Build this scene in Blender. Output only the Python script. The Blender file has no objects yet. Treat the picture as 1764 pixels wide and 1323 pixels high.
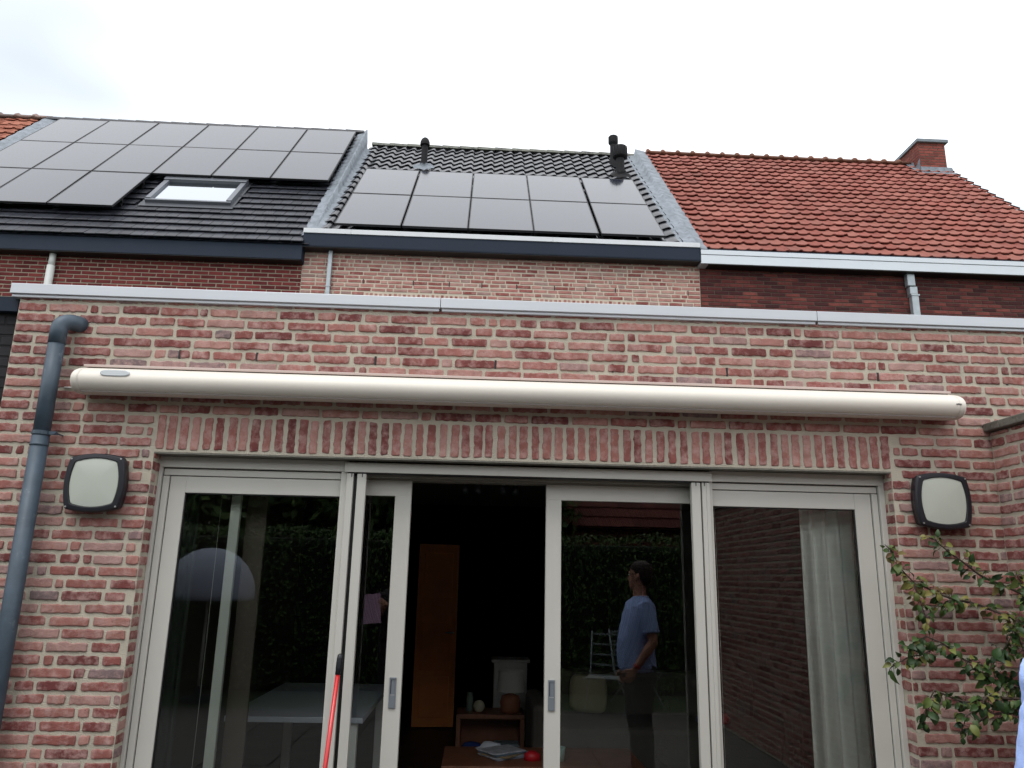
import bpy, bmesh, math, random
from math import sin, cos, pi, radians
from mathutils import Vector, Matrix, noise
S = bpy.context.scene
C = S.collection
R = random.Random(7)

# ---------------------------------------------------------------- camera
cam = bpy.data.cameras.new('camera'); camo = bpy.data.objects.new('camera', cam); C.objects.link(camo)
S.camera = camo
cam.sensor_width = 36; cam.lens = 1330/1764*36; cam.clip_start = .05; cam.clip_end = 500
def cam_matrix(loc, p, y, r):
    f = Vector((sin(y)*cos(p), cos(y)*cos(p), sin(p))); rt = Vector((cos(y), -sin(y), 0)); up = rt.cross(f)
    r2 = cos(r)*rt+sin(r)*up; u2 = -sin(r)*rt+cos(r)*up
    m = Matrix((r2, u2, -f)).transposed().to_4x4(); m.translation = Vector(loc); return m
camo.matrix_world = cam_matrix((0, -4.3, 1.65), radians(14.12), radians(2.235), radians(1.242))

# ---------------------------------------------------------------- world, sun, exposure
SUN_EL, SUN_AZ = radians(60), radians(205)      # azimuth clockwise from +Y
w = bpy.data.worlds.new('World'); S.world = w; w.use_nodes = True
nt = w.node_tree; nt.nodes.clear()
def wn(t, **k):
    n = nt.nodes.new(t)
    for a, b in k.items(): setattr(n, a, b)
    return n
sky = wn('ShaderNodeTexSky', sky_type='NISHITA', sun_disc=False, sun_elevation=SUN_EL, sun_rotation=SUN_AZ, air_density=1.2, dust_density=3.0)
tc = wn('ShaderNodeTexCoord'); mp = wn('ShaderNodeMapping'); mp.inputs['Scale'].default_value = (1.1, 1.1, 2.2)
nz = wn('ShaderNodeTexNoise'); nz.inputs['Scale'].default_value = 1.3; nz.inputs['Detail'].default_value = 4; nz.inputs['Roughness'].default_value = .45
rp = wn('ShaderNodeValToRGB'); rp.color_ramp.elements[0].position = .26; rp.color_ramp.elements[1].position = .50
rp.color_ramp.elements[0].color = (6.4, 7.0, 7.5, 1); rp.color_ramp.elements[1].color = (12.5, 12.8, 13.2, 1)
mx = wn('ShaderNodeMix', data_type='RGBA'); mx.inputs['Factor'].default_value = .9
bg = wn('ShaderNodeBackground'); bg.inputs['Strength'].default_value = .1
out = wn('ShaderNodeOutputWorld')
L = nt.links.new
L(tc.outputs['Generated'], mp.inputs['Vector']); L(mp.outputs[0], nz.inputs['Vector']); 
def gap(px, py, lo):      # a thinner place in the cloud cover, in that direction of the sky
    d = (camo.matrix_world.to_3x3() @ Vector(((px-882)/1330, (661.5-py)/1330, -1))).normalized()
    v = wn('ShaderNodeVectorMath', operation='DOT_PRODUCT'); L(tc.outputs['Generated'], v.inputs[0]); v.inputs[1].default_value = d
    r = wn('ShaderNodeMapRange', interpolation_type='SMOOTHSTEP'); L(v.outputs['Value'], r.inputs[0]); r.inputs[1].default_value = lo; r.inputs[2].default_value = 1.0; return r.outputs[0]
ga, gb = gap(60, 60, .955), gap(1790, 230, .965)
ad = wn('ShaderNodeMath', operation='ADD'); L(ga, ad.inputs[0]); L(gb, ad.inputs[1])
mu = wn('ShaderNodeMath', operation='MULTIPLY'); L(ad.outputs[0], mu.inputs[0]); mu.inputs[1].default_value = -.30
a2 = wn('ShaderNodeMath', operation='ADD'); L(nz.outputs['Fac'], a2.inputs[0]); L(mu.outputs[0], a2.inputs[1])
a3 = wn('ShaderNodeMath', operation='ADD'); L(a2.outputs[0], a3.inputs[0]); a3.inputs[1].default_value = .10
L(a3.outputs[0], rp.inputs['Fac'])
L(sky.outputs[0], mx.inputs['A']); L(rp.outputs['Color'], mx.inputs['B']); L(mx.outputs['Result'], bg.inputs['Color']); L(bg.outputs[0], out.inputs['Surface'])
sl = bpy.data.lights.new('sun', 'SUN'); sl.energy = .85; sl.angle = radians(25); sl.color = (1, .97, .93)
so = bpy.data.objects.new('sun', sl); C.objects.link(so)
sd = Vector((sin(SUN_AZ)*cos(SUN_EL), cos(SUN_AZ)*cos(SUN_EL), sin(SUN_EL)))
so.rotation_euler = sd.to_track_quat('Z', 'Y').to_euler(); so.location = (0, -10, 20)
vs = S.view_settings; vs.view_transform = 'Standard'; vs.look = 'None'; vs.exposure = 0.48; vs.gamma = 1; vs.use_curve_mapping = False
S.cycles.max_bounces = 8; S.cycles.transparent_max_bounces = 16; S.cycles.glossy_bounces = 5
try: S.cycles.use_denoising = True
except Exception: pass

# ---------------------------------------------------------------- helpers
def empty(name, loc=(0, 0, 0), label=None, cat=None, group=None, rz=0):
    o = bpy.data.objects.new(name, None); C.objects.link(o); o.location = loc; o.rotation_euler.z = rz
    o.empty_display_size = .1
    tag(o, label, cat, group); return o
def tag(o, label=None, cat=None, group=None, kind=None):
    if label: o['label'] = label
    if cat: o['category'] = cat
    if group: o['group'] = group
    if kind: o['kind'] = kind
    return o
bpy_update = bpy.context.view_layer.update
class MB:
    def __init__(s): s.v = []; s.f = []; s.r = []; s.m = []
    def add(s, vs, fs, r=0., m=0):
        b = len(s.v); s.v += [tuple(p) for p in vs]
        for f in fs: s.f.append(tuple(b+i for i in f)); s.r.append(r); s.m.append(m)
    def box(s, x0, x1, y0, y1, z0, z1, r=0., m=0, M=None):
        vs = [Vector(p) for p in ((x0,y0,z0),(x1,y0,z0),(x1,y1,z0),(x0,y1,z0),(x0,y0,z1),(x1,y0,z1),(x1,y1,z1),(x0,y1,z1))]
        if M: vs = [M@p for p in vs]
        s.add(vs, [(3,2,1,0),(4,5,6,7),(0,1,5,4),(1,2,6,5),(2,3,7,6),(3,0,4,7)], r, m)
    def tube(s, pts, rad, n=12, r=0., m=0, cap=True, closed=False):
        pts = [Vector(p) for p in pts]; k = len(pts)
        if not hasattr(rad, '__len__'): rad = [rad]*k
        rings = []; prev = None
        for i, p in enumerate(pts):
            t = (pts[min(i+1, k-1)]-pts[max(i-1, 0)]).normalized()
            if prev is None:
                u = t.orthogonal().normalized()
            else:
                u = (prev-t*prev.dot(t)).normalized()
            prev = u; v = t.cross(u)
            rings.append([p+(u*cos(2*pi*j/n)+v*sin(2*pi*j/n))*rad[i] for j in range(n)])
        s.rings(rings, r, m, cap)
    def rings(s, rings, r=0., m=0, cap=True):
        n = len(rings[0]); vs = [p for q in rings for p in q]; fs = []
        for i in range(len(rings)-1):
            for j in range(n):
                a = i*n+j; b = i*n+(j+1) % n; fs.append((a, b, b+n, a+n))
        if cap: fs.append(tuple(range(n-1, -1, -1))); fs.append(tuple((len(rings)-1)*n+j for j in range(n)))
        s.add(vs, fs, r, m)
    def loft(s, secs, n=20, r=0., m=0, p=2.0):
        """secs: (centre, axis_u*ru, axis_v*rv)"""
        rg = []
        for c, u, v in secs:
            c = Vector(c); u = Vector(u); v = Vector(v); q = []
            for j in range(n):
                a = 2*pi*j/n; cu = math.copysign(abs(cos(a))**(2/p), cos(a)); cv = math.copysign(abs(sin(a))**(2/p), sin(a))
                q.append(c+u*cu+v*cv)
            rg.append(q)
        s.rings(rg, r, m)
    def build(s, name, mats, parent=None, smooth=False, bevel=0, loc=None, seg=2, autosmooth=None):
        me = bpy.data.meshes.new(name); me.from_pydata(s.v, [], s.f)
        if not isinstance(mats, (list, tuple)): mats = [mats]
        for m in mats: me.materials.append(m)
        me.polygons.foreach_set('material_index', s.m)
        a = me.attributes.new('rnd', 'FLOAT', 'FACE'); a.data.foreach_set('value', s.r)
        if smooth: me.polygons.foreach_set('use_smooth', [True]*len(s.f))
        me.update()
        o = bpy.data.objects.new(name, me); C.objects.link(o)
        if parent: o.parent = parent
        if loc: o.location = loc
        if bevel:
            b = o.modifiers.new('bevel', 'BEVEL'); b.width = bevel; b.segments = seg; b.limit_method = 'ANGLE'; b.angle_limit = radians(40); b.harden_normals = False
        return o
def boxes(name, mat, parent, *bx, bevel=0.0015, smooth=False, sep=False):
    if sep:
        for b in bx: o = boxes(name, mat, parent, b, bevel=bevel)
        return o
    m = MB()
    for b in bx: m.box(*b)
    return m.build(name, mat, parent, bevel=bevel, smooth=smooth)
def bake(o):
    """replace modifiers by their evaluated mesh"""
    dg = bpy.context.evaluated_depsgraph_get(); me = bpy.data.meshes.new_from_object(o.evaluated_get(dg)); o.modifiers.clear(); o.data = me; return o

# ---------------------------------------------------------------- materials
def mat(name, col, rough=.6, metal=0., bump=0., bscale=60, var=0., vscale=4, spec=.5, rnd=0., coat=0., dirt=None):
    m = bpy.data.materials.new(name); m.use_nodes = True; t = m.node_tree; N = t.nodes; b = N['Principled BSDF']
    b.inputs['Roughness'].default_value = rough; b.inputs['Metallic'].default_value = metal; b.inputs['Specular IOR Level'].default_value = spec
    b.inputs['Coat Weight'].default_value = coat
    co = N.new('ShaderNodeTexCoord'); last = None
    c = N.new('ShaderNodeRGB'); c.outputs[0].default_value = (*col, 1); last = c.outputs[0]
    if var:
        n = N.new('ShaderNodeTexNoise'); n.inputs['Scale'].default_value = vscale; n.inputs['Detail'].default_value = 6; n.inputs['Roughness'].default_value = .6
        t.links.new(co.outputs['Object'], n.inputs['Vector'])
        mr = N.new('ShaderNodeMapRange'); mr.inputs[1].default_value = .3; mr.inputs[2].default_value = .7; mr.inputs[3].default_value = 1-var; mr.inputs[4].default_value = 1+var
        t.links.new(n.outputs['Fac'], mr.inputs[0])
        vm = N.new('ShaderNodeVectorMath'); vm.operation = 'SCALE'; t.links.new(last, vm.inputs[0]); t.links.new(mr.outputs[0], vm.inputs['Scale']); last = vm.outputs[0]
    if rnd:
        a = N.new('ShaderNodeAttribute'); a.attribute_name = 'rnd'
        mr = N.new('ShaderNodeMapRange'); mr.inputs[3].default_value = 1-rnd; mr.inputs[4].default_value = 1+rnd
        t.links.new(a.outputs['Fac'], mr.inputs[0])
        vm = N.new('ShaderNodeVectorMath'); vm.operation = 'SCALE'; t.links.new(last, vm.inputs[0]); t.links.new(mr.outputs[0], vm.inputs['Scale']); last = vm.outputs[0]
    if dirt:
        n = N.new('ShaderNodeTexNoise'); n.inputs['Scale'].default_value = dirt[1]; n.inputs['Detail'].default_value = 8; n.inputs['Roughness'].default_value = .7
        t.links.new(co.outputs['Object'], n.inputs['Vector'])
        mr = N.new('ShaderNodeMapRange'); mr.inputs[1].default_value = dirt[2]; mr.inputs[2].default_value = dirt[2]+.12
        t.links.new(n.outputs['Fac'], mr.inputs[0])
        mi = N.new('ShaderNodeMix'); mi.data_type = 'RGBA'; t.links.new(mr.outputs[0], mi.inputs['Factor']); t.links.new(last, mi.inputs['A']); mi.inputs['B'].default_value = (*dirt[0], 1); last = mi.outputs['Result']
    t.links.new(last, b.inputs['Base Color'])
    if bump:
        n = N.new('ShaderNodeTexNoise'); n.inputs['Scale'].default_value = bscale; n.inputs['Detail'].default_value = 5
        t.links.new(co.outputs['Object'], n.inputs['Vector'])
        bp = N.new('ShaderNodeBump'); bp.inputs['Strength'].default_value = bump; bp.inputs['Distance'].default_value = .01
        t.links.new(n.outputs['Fac'], bp.inputs['Height']); t.links.new(bp.outputs[0], b.inputs['Normal'])
    return m

def ramp_mat(name, stops, rough=.9, patch=None, bump=.5, bscale=90, speck=None, sscale=16, pscale=11, ppos=.52, var=.18, gvar=0., gscale=.7):
    """colour picked per brick/tile/leaf by the 'rnd' attribute, plus worn patches"""
    m = bpy.data.materials.new(name); m.use_nodes = True; t = m.node_tree; N = t.nodes; b = N['Principled BSDF']; lk = t.links.new
    b.inputs['Roughness'].default_value = rough; b.inputs['Specular IOR Level'].default_value = .3
    a = N.new('ShaderNodeAttribute'); a.attribute_name = 'rnd'; co = N.new('ShaderNodeTexCoord')
    r = N.new('ShaderNodeValToRGB'); el = r.color_ramp.elements
    for i, (p, c) in enumerate(stops):
        e = el[i] if i < 2 else el.new(p)
        e.position = p; e.color = (*c, 1)
    lk(a.outputs['Fac'], r.inputs['Fac']); last = r.outputs['Color']
    def noi(sc, det=6, ro=.65, off=0.):
        # shift the texture per brick so that no pattern runs across joints
        vm = N.new('ShaderNodeVectorMath'); vm.operation = 'ADD'; cm = N.new('ShaderNodeCombineXYZ')
        mu = N.new('ShaderNodeMath'); mu.operation = 'MULTIPLY'; mu.inputs[1].default_value = 37.0; lk(a.outputs['Fac'], mu.inputs[0]); lk(mu.outputs[0], cm.inputs[0]); cm.inputs[1].default_value = off
        lk(co.outputs['Object'], vm.inputs[0]); lk(cm.outputs[0], vm.inputs[1])
        n = N.new('ShaderNodeTexNoise'); n.inputs['Scale'].default_value = sc; n.inputs['Detail'].default_value = det; n.inputs['Roughness'].default_value = ro
        lk(vm.outputs[0], n.inputs['Vector']); return n.outputs['Fac']
    def mixin(last, fac, lo, hi, col, amt=1.):
        mr = N.new('ShaderNodeMapRange'); mr.inputs[1].default_value = lo; mr.inputs[2].default_value = hi; mr.inputs[4].default_value = amt; lk(fac, mr.inputs[0])
        mi = N.new('ShaderNodeMix'); mi.data_type = 'RGBA'; lk(mr.outputs[0], mi.inputs['Factor']); lk(last, mi.inputs['A']); mi.inputs['B'].default_value = (*col, 1); return mi.outputs['Result']
    if var:
        mr = N.new('ShaderNodeMapRange'); mr.inputs[1].default_value = .3; mr.inputs[2].default_value = .7; mr.inputs[3].default_value = 1-var; mr.inputs[4].default_value = 1+var
        lk(noi(sscale*.6, 3, .5, 3.), mr.inputs[0])
        vm = N.new('ShaderNodeVectorMath'); vm.operation = 'SCALE'; lk(last, vm.inputs[0]); lk(mr.outputs[0], vm.inputs['Scale']); last = vm.outputs[0]
    if patch: last = mixin(last, noi(pscale, 7, .7), ppos, ppos+.24, patch, .75)
    if speck: last = mixin(last, noi(sscale*4, 4, .7, 9.), .62, .70, speck, .8)
    if gvar:
        n = N.new('ShaderNodeTexNoise'); n.inputs['Scale'].default_value = gscale; n.inputs['Detail'].default_value = 7; n.inputs['Roughness'].default_value = .62; lk(co.outputs['Object'], n.inputs['Vector'])
        mr = N.new('ShaderNodeMapRange'); mr.inputs[1].default_value = .3; mr.inputs[2].default_value = .7; mr.inputs[3].default_value = 1-gvar; mr.inputs[4].default_value = 1+gvar; lk(n.outputs['Fac'], mr.inputs[0])
        vm = N.new('ShaderNodeVectorMath'); vm.operation = 'SCALE'; lk(last, vm.inputs[0]); lk(mr.outputs[0], vm.inputs['Scale']); last = vm.outputs[0]
    lk(last, b.inputs['Base Color'])
    if bump:
        bp = N.new('ShaderNodeBump'); bp.inputs['Strength'].default_value = bump; bp.inputs['Distance'].default_value = .006
        lk(noi(bscale, 6, .7, 5.), bp.inputs['Height']); lk(bp.outputs[0], b.inputs['Normal'])
    return m

def glass_mat(name, tint=(.97, .985, .975), ior=1.5, boost=0.):
    m = bpy.data.materials.new(name); m.use_nodes = True; t = m.node_tree; N = t.nodes; N.clear()
    o = N.new('ShaderNodeOutputMaterial'); mi = N.new('ShaderNodeMixShader'); tr = N.new('ShaderNodeBsdfTransparent'); gl = N.new('ShaderNodeBsdfGlossy'); fr = N.new('ShaderNodeFresnel')
    tr.inputs[0].default_value = (*tint, 1); gl.inputs['Roughness'].default_value = 0.002; fr.inputs[0].default_value = ior
    t.links.new(fr.outputs[0], mi.inputs[0]); t.links.new(tr.outputs[0], mi.inputs[1]); t.links.new(gl.outputs[0], mi.inputs[2]); t.links.new(mi.outputs[0], o.inputs['Surface'])
    return m

M = {}
M['brick'] = ramp_mat('hand_moulded_brick', [(0, (.14, .040, .038)), (.2, (.20, .062, .055)), (.42, (.265, .098, .083)), (.62, (.32, .142, .118)), (.80, (.37, .185, .155)), (.89, (.35, .21, .185)), (.95, (.25, .16, .155)), (1, (.16, .12, .12))],
                      patch=(.50, .33, .30), speck=(.09, .03, .027), pscale=17, sscale=20, ppos=.44, gvar=.15, gscale=1.1)
M['mortar'] = mat('lime_mortar', (.49, .45, .365), .95, bump=.6, bscale=160, var=.12, vscale=7, spec=.2)
M['brick_far'] = ramp_mat('facade_brick', [(0, (.22, .06, .055)), (.3, (.34, .14, .12)), (.7, (.43, .235, .20)), (1, (.30, .19, .17))], patch=(.5, .34, .30), ppos=.5, bump=.3)
M['mortar_far'] = mat('facade_mortar', (.52, .46, .37), .95, bump=.4, bscale=120, var=.1)
M['brick_red'] = ramp_mat('red_machine_brick', [(0, (.09, .014, .016)), (.5, (.135, .024, .024)), (1, (.18, .036, .034))], patch=(.26, .08, .065), ppos=.62, bump=.3)
M['mortar_red'] = mat('pale_joint', (.28, .24, .18), .95, var=.1)
M['brick_dark'] = ramp_mat('dark_weathered_brick', [(0, (.045, .013, .014)), (.4, (.085, .020, .020)), (.8, (.13, .032, .028)), (1, (.19, .05, .04))], patch=(.05, .02, .025), ppos=.5, bump=.4)
M['mortar_dark'] = mat('dark_joint', (.09, .065, .05), .95, var=.15)
M['brick_black'] = ramp_mat('black_brick', [(0, (.018, .018, .02)), (1, (.03, .03, .033))], bump=.3)
M['tile_red'] = ramp_mat('clay_tile', [(0, (.215, .062, .046)), (.5, (.245, .080, .060)), (.9, (.27, .098, .074)), (1, (.21, .075, .058))], patch=(.28, .12, .09), ppos=.56, gvar=.14, gscale=.8, bump=.3, bscale=50, rough=.8, sscale=5, var=.12)
M['tile_orange'] = ramp_mat('mossy_orange_tile', [(0, (.26, .08, .05)), (1, (.36, .135, .085))], patch=(.05, .045, .03), ppos=.49, bump=.3, rough=.85)
M['tile_black'] = ramp_mat('glazed_black_tile', [(0, (.013, .014, .018)), (1, (.022, .023, .028))], rough=.27, bump=.12, bscale=30)
M['tile_black'].node_tree.nodes['Principled BSDF'].inputs['Specular IOR Level'].default_value = .6
M['slate'] = ramp_mat('anthracite_slate_tile', [(0, (.016, .018, .024)), (1, (.032, .034, .044))], rough=.40, bump=.15, bscale=40)
M['anthracite'] = mat('anthracite_panel', (.008, .016, .032), .65, spec=.3, var=.08, vscale=2)
M['alu'] = mat('pale_grey_aluminium', (.54, .565, .60), .42, .25, var=.04, vscale=1.5)
M['zinc_white'] = mat('pale_zinc_gutter', (.55, .585, .62), .45, .2, var=.04, vscale=1.2)
M['lead'] = mat('lead_flashing', (.18, .205, .235), .6, .2, bump=.8, bscale=16, var=.3, vscale=7, dirt=((.10, .115, .13), 11, .53))
M['panel'] = mat('solar_cell_glass', (.010, .013, .024), .10, spec=.62, coat=.2, var=.1)
M['panel_frame'] = mat('black_anodised_frame', (.012, .012, .014), .45)
M['black'] = mat('matt_black', (.007, .007, .008), .7, spec=.25)
M['frame'] = mat('warm_grey_window_frame', (.53, .52, .475), .38, var=.03, vscale=2)
M['frame_shade'] = mat('shaded_frame_grey', (.25, .235, .20), .45)  # frame grey with the shade under the header put into its colour
M['gasket'] = mat('black_gasket', (.008, .008, .009), .5)
M['awning'] = mat('cream_powder_coat', (.72, .675, .60), .55, var=.03, vscale=1.5)
M['awning_lip'] = mat('cream_pink_rail', (.50, .40, .36), .4)
M['cap_dirty'] = mat('weathered_coping', (.13, .12, .10), .9, bump=.6, bscale=50, var=.3, vscale=12, dirt=((.05, .055, .04), 20, .56))
M['pipe'] = mat('patinated_zinc_pipe', (.052, .078, .105), .5, .1, bump=.2, bscale=14, var=.25, vscale=7, dirt=((.15, .18, .21), 9, .60))
M['pipe_pale'] = mat('pale_pvc_pipe', (.50, .52, .50), .5, var=.06)
M['pipe_galv'] = mat('galvanised_pipe', (.33, .37, .39), .4, .4, var=.15, vscale=9)
M['lamp_black'] = mat('black_cast_aluminium', (.010, .011, .016), .38, bump=.1, bscale=200)
M['diffuser'] = mat('opal_diffuser', (.46, .49, .43), .28, dirt=((.25, .25, .2), 45, .655), coat=.4)
M['screw'] = mat('screw_steel', (.5, .5, .5), .35, .8)
M['glass'] = glass_mat('window_glass', ior=1.62)
M['roof_glass'] = mat('skylight_glass', (.50, .53, .56), .03, 1.0, spec=1.)
M['steel_handle'] = mat('brushed_steel_handle', (.27, .30, .34), .35, .5)
M['red_paint'] = mat('red_coated_pole', (.62, .018, .02), .3, coat=.4)
M['curtain'] = mat('pale_curtain_cloth', (.90, .93, .88), .9, bump=.3, bscale=200, var=.06, vscale=6)
M['white'] = mat('white_paint', (.70, .72, .68), .5)
M['post'] = mat('pale_green_white_post', (.86, .90, .82), .5, var=.03)
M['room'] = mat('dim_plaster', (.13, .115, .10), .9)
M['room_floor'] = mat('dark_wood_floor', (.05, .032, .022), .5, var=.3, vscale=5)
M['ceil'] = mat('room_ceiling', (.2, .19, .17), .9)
M['orange_door'] = mat('orange_wood_door', (.80, .27, .07), .5, var=.12, vscale=3)
M['wood'] = mat('reddish_wood', (.25, .10, .055), .45, var=.2, vscale=8)
M['sofa'] = mat('brown_grey_sofa', (.10, .09, .075), .95, bump=.3)
M['cushion'] = mat('beige_cushion', (.40, .35, .25), .95, bump=.3)
M['shade'] = mat('white_lampshade', (.60, .60, .55), .8)
M['terracotta'] = mat('terracotta_base', (.30, .11, .06), .6)
M['blue_cloth'] = mat('blue_cloth', (.03, .07, .28), .9)
M['grey_cloth'] = mat('grey_folded_cloth', (.25, .31, .34), .95, bump=.3)
M['white_cloth'] = mat('white_cloth', (.65, .68, .74), .9)
M['paper'] = mat('magazine_cover', (.35, .38, .44), .35, var=.5, vscale=18)
M['redthing'] = mat('red_plastic', (.6, .02, .03), .4)
M['skin'] = mat('skin', (.50, .25, .17), .5, var=.08, vscale=18)
M['hair'] = mat('dark_brown_hair', (.030, .017, .012), .6, bump=.6, bscale=120)
M['shirt'] = mat('light_blue_t_shirt', (.42, .57, 1.0), .9, bump=.25, bscale=160)
M['trousers'] = mat('dark_trousers', (.022, .022, .028), .9, bump=.3)
M['shoe'] = mat('dark_shoe', (.03, .028, .026), .6)
M['eye'] = mat('eye_white', (.7, .7, .68), .3); M['iris'] = mat('dark_iris', (.02, .012, .01), .2); M['lip'] = mat('lip', (.36, .12, .10), .5)
M['bark'] = mat('grey_brown_bark', (.065, .045, .035), .9, bump=.6, bscale=60)
LEAF = ramp_mat('shrub_leaf', [(0, (.014, .034, .012)), (.42, (.032, .07, .018)), (.62, (.085, .12, .03)), (.76, (.21, .20, .055)), (.88, (.10, .05, .03)), (1, (.20, .10, .065))], rough=.45, bump=0, var=.2)
HLEAF = ramp_mat('hedge_leaf', [(0, (.025, .06, .014)), (1, (.10, .17, .04))], rough=.6, bump=0)
M['lawn'] = mat('lawn_green', (.03, .06, .018), .95, bump=.8, bscale=120, var=.3, vscale=3)
M['paving'] = mat('grey_terrace_paving', (.09, .088, .082), .9, bump=.4, bscale=30, var=.15)
M['roofing'] = mat('bitumen_roofing', (.04, .04, .042), .9)
M['cable'] = mat('white_cable', (.6, .58, .54), .5)
M['pink'] = mat('pink_paper', (.70, .45, .66), .8)

# ---------------------------------------------------------------- brickwork
def brick_shape(mb, P, u0, u1, v0, v1, rr, hi=True, proud=.005):
    """one brick; P(u,v,w) maps wall coordinates to the world, w points out of the wall"""
    W_, H_ = u1-u0, v1-v0; cu, cv = (u0+u1)/2, (v0+v1)/2
    if hi:
        nu = max(3, int(W_/.016)); nv = 2; rad = min(.0075, W_*.3)
        out = []
        hu, hv = W_/2, H_/2
        def corner(sx, sy, a0):
            return [(sx*(hu-rad)+rad*cos(a0+a*pi/2/2), sy*(hv-rad)+rad*sin(a0+a*pi/2/2)) for a in range(3)]
        out += corner(1, 1, 0)
        out += [(hu-rad-(i/nu)*(2*hu-2*rad), hv) for i in range(1, nu)]
        out += corner(-1, 1, pi/2)
        out += corner(-1, -1, pi)
        out += [(-hu+rad+(i/nu)*(2*hu-2*rad), -hv) for i in range(1, nu)]
        out += corner(1, -1, 3*pi/2)
        sd_ = rr*917.3
        o2 = []
        for (a, b) in out:
            n1 = noise.noise(Vector(((cu+a)*38, (cv+b)*38, sd_)))*.0052+noise.noise(Vector(((cu+a)*130, (cv+b)*130, sd_+5)))*.0036
            l = math.hypot(a/hu, b/hv) or 1
            o2.append((a+n1*a/hu/l, b+n1*b/hv/l*1.1))
        n = len(o2)
        vs = []
        for off, wz in ((0, -.004), (.0, proud*.6), (.0028, proud), (.008, proud+.0008)):
            for (a, b) in o2:
                sa = max(.2, 1-off/hu); sb = max(.2, 1-off/hv)
                jz = noise.noise(Vector(((cu+a)*45, (cv+b)*45, sd_+9)))*.0016 if wz > 0 else 0
                vs.append(P(cu+a*sa, cv+b*sb, wz+jz))
        vs.append(P(cu, cv, proud+.001))
        fs = []
        for k in range(3):
            for j in range(n): fs.append((k*n+j, k*n+(j+1) % n, (k+1)*n+(j+1) % n, (k+1)*n+j))
        for j in range(n): fs.append((3*n+j, 3*n+(j+1) % n, 4*n))
        mb.add(vs, fs, rr, 0)
    else:
        vs = []
        e = .004
        j = lambda: R.uniform(-.0025, .0025)
        q = [(u0+j(), v0+j()), (u1+j(), v0+j()), (u1+j(), v1+j()), (u0+j(), v1+j())]
        for (a, b) in q: vs.append(P(a, b, -.003))
        for (a, b) in q: vs.append(P(a+(e if a < cu else -e), b+(e if b < cv else -e), proud))
        mb.add(vs, [(0,1,5,4), (1,2,6,5), (2,3,7,6), (3,0,4,7), (4,5,6,7)], rr, 0)

def courses(mb, P, u0, u1, v0, v1, anchor, pitch=.0635, bh=.0435, joint=.0195, holes=(), hi=True, wild=True, L0=.205, weep=None, proud=.007, seed=1, lo_clip=True):
    Rr = random.Random(seed)
    k0 = math.floor((v0-anchor)/pitch)-1; k1 = math.ceil((v1-anchor)/pitch)+1
    for k in range(k0, k1+1):
        c = anchor+k*pitch
        a, b = c-bh/2, c+bh/2
        a = max(a, v0+.001); b = min(b, v1-.001)
        if b-a < .012: continue
        u = u0+.004
        if wild:
            first = Rr.choice([L0, L0*.5, L0*.72, L0])
        else:
            first = L0 if k % 2 else L0*.5
        nxt = first
        wk = sorted(weep[1]) if (weep and k == weep[0]) else []
        while u < u1-.02:
            ln = nxt
            if wild:
                r_ = Rr.random(); nxt = L0*Rr.uniform(.96, 1.03) if r_ < .58 else (L0*Rr.uniform(.62, .78) if r_ < .74 else (L0*Rr.uniform(.42, .5) if r_ < .9 else L0*Rr.uniform(.18, .28)))
            else: nxt = L0*Rr.uniform(.985, 1.01)
            e = min(u+ln, u1-.004)
            jt = joint*Rr.uniform(.75, 1.25) if wild else joint
            for wx in wk:
                if u+.03 < wx < e+.03: e = wx-.006; jt = .012
            if u1-.004-e < .03: e = u1-.004
            db = Rr.uniform(-.002, .002) if wild else 0
            # cut by holes
            segs = [(u, e)]
            for (h0, h1, g0, g1) in holes:
                if b > g0+.01 and a < g1-.01:
                    ns = []
                    for (p, q) in segs:
                        if q <= h0 or p >= h1: ns.append((p, q)); continue
                        if p < h0-.03: ns.append((p, h0-.004))
                        if q > h1+.03: ns.append((h1+.004, q))
                    segs = ns
            for (p, q) in segs:
                if q-p > .022: brick_shape(mb, P, p, q, a+db, b+db, Rr.random(), hi, proud*Rr.uniform(.6, 1.3) if wild else proud)
            u = e+jt
def soldiers(mb, P, u0, u1, v0, v1, pitch=.0655, hi=True, seed=5, proud=.005):
    Rr = random.Random(seed); n = round((u1-u0)/pitch); p = (u1-u0)/n
    for i in range(n):
        a = u0+i*p+p*.5; wd = .0425*Rr.uniform(.92, 1.08); d = Rr.uniform(-.004, .004)
        # rotated: use swapped mapping so that the brick stands on end
        Pv = lambda s, t, w_, P=P: P(t, s, w_)
        PP = (lambda s, t, w_: Pv(s, t, w_))
        m2 = MB(); brick_shape(m2, PP, v0+.006+Rr.uniform(0, .006), v1-.006+Rr.uniform(-.006, .002), a-wd/2+d, a+wd/2+d, Rr.random()*.82, hi, proud)
        m2.f = [tuple(reversed(f)) for f in m2.f]
        b = len(mb.v); mb.v += m2.v; mb.f += [tuple(b+i_ for i_ in f) for f in m2.f]; mb.r += m2.r; mb.m += m2.m
PF = lambda y0: (lambda u, v, w_: (u, y0-w_, v))          # wall facing -y

# ================================================================ SETTING
g = MB(); g.box(-90, 90, -90, 90, -.30, -.06); tag(g.build('ground', M['lawn']), kind='structure')
g = MB()
for i in range(-12, 13):
    for j in range(10):
        g.box(i*.6+.004, i*.6+.596, -.02-(j+1)*.6+.004, -.02-j*.6-.004, -.059, -.012+R.uniform(-.002, .002), R.random())
tag(g.build('terrace_paving', M['paving'], bevel=.004), kind='structure')

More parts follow.
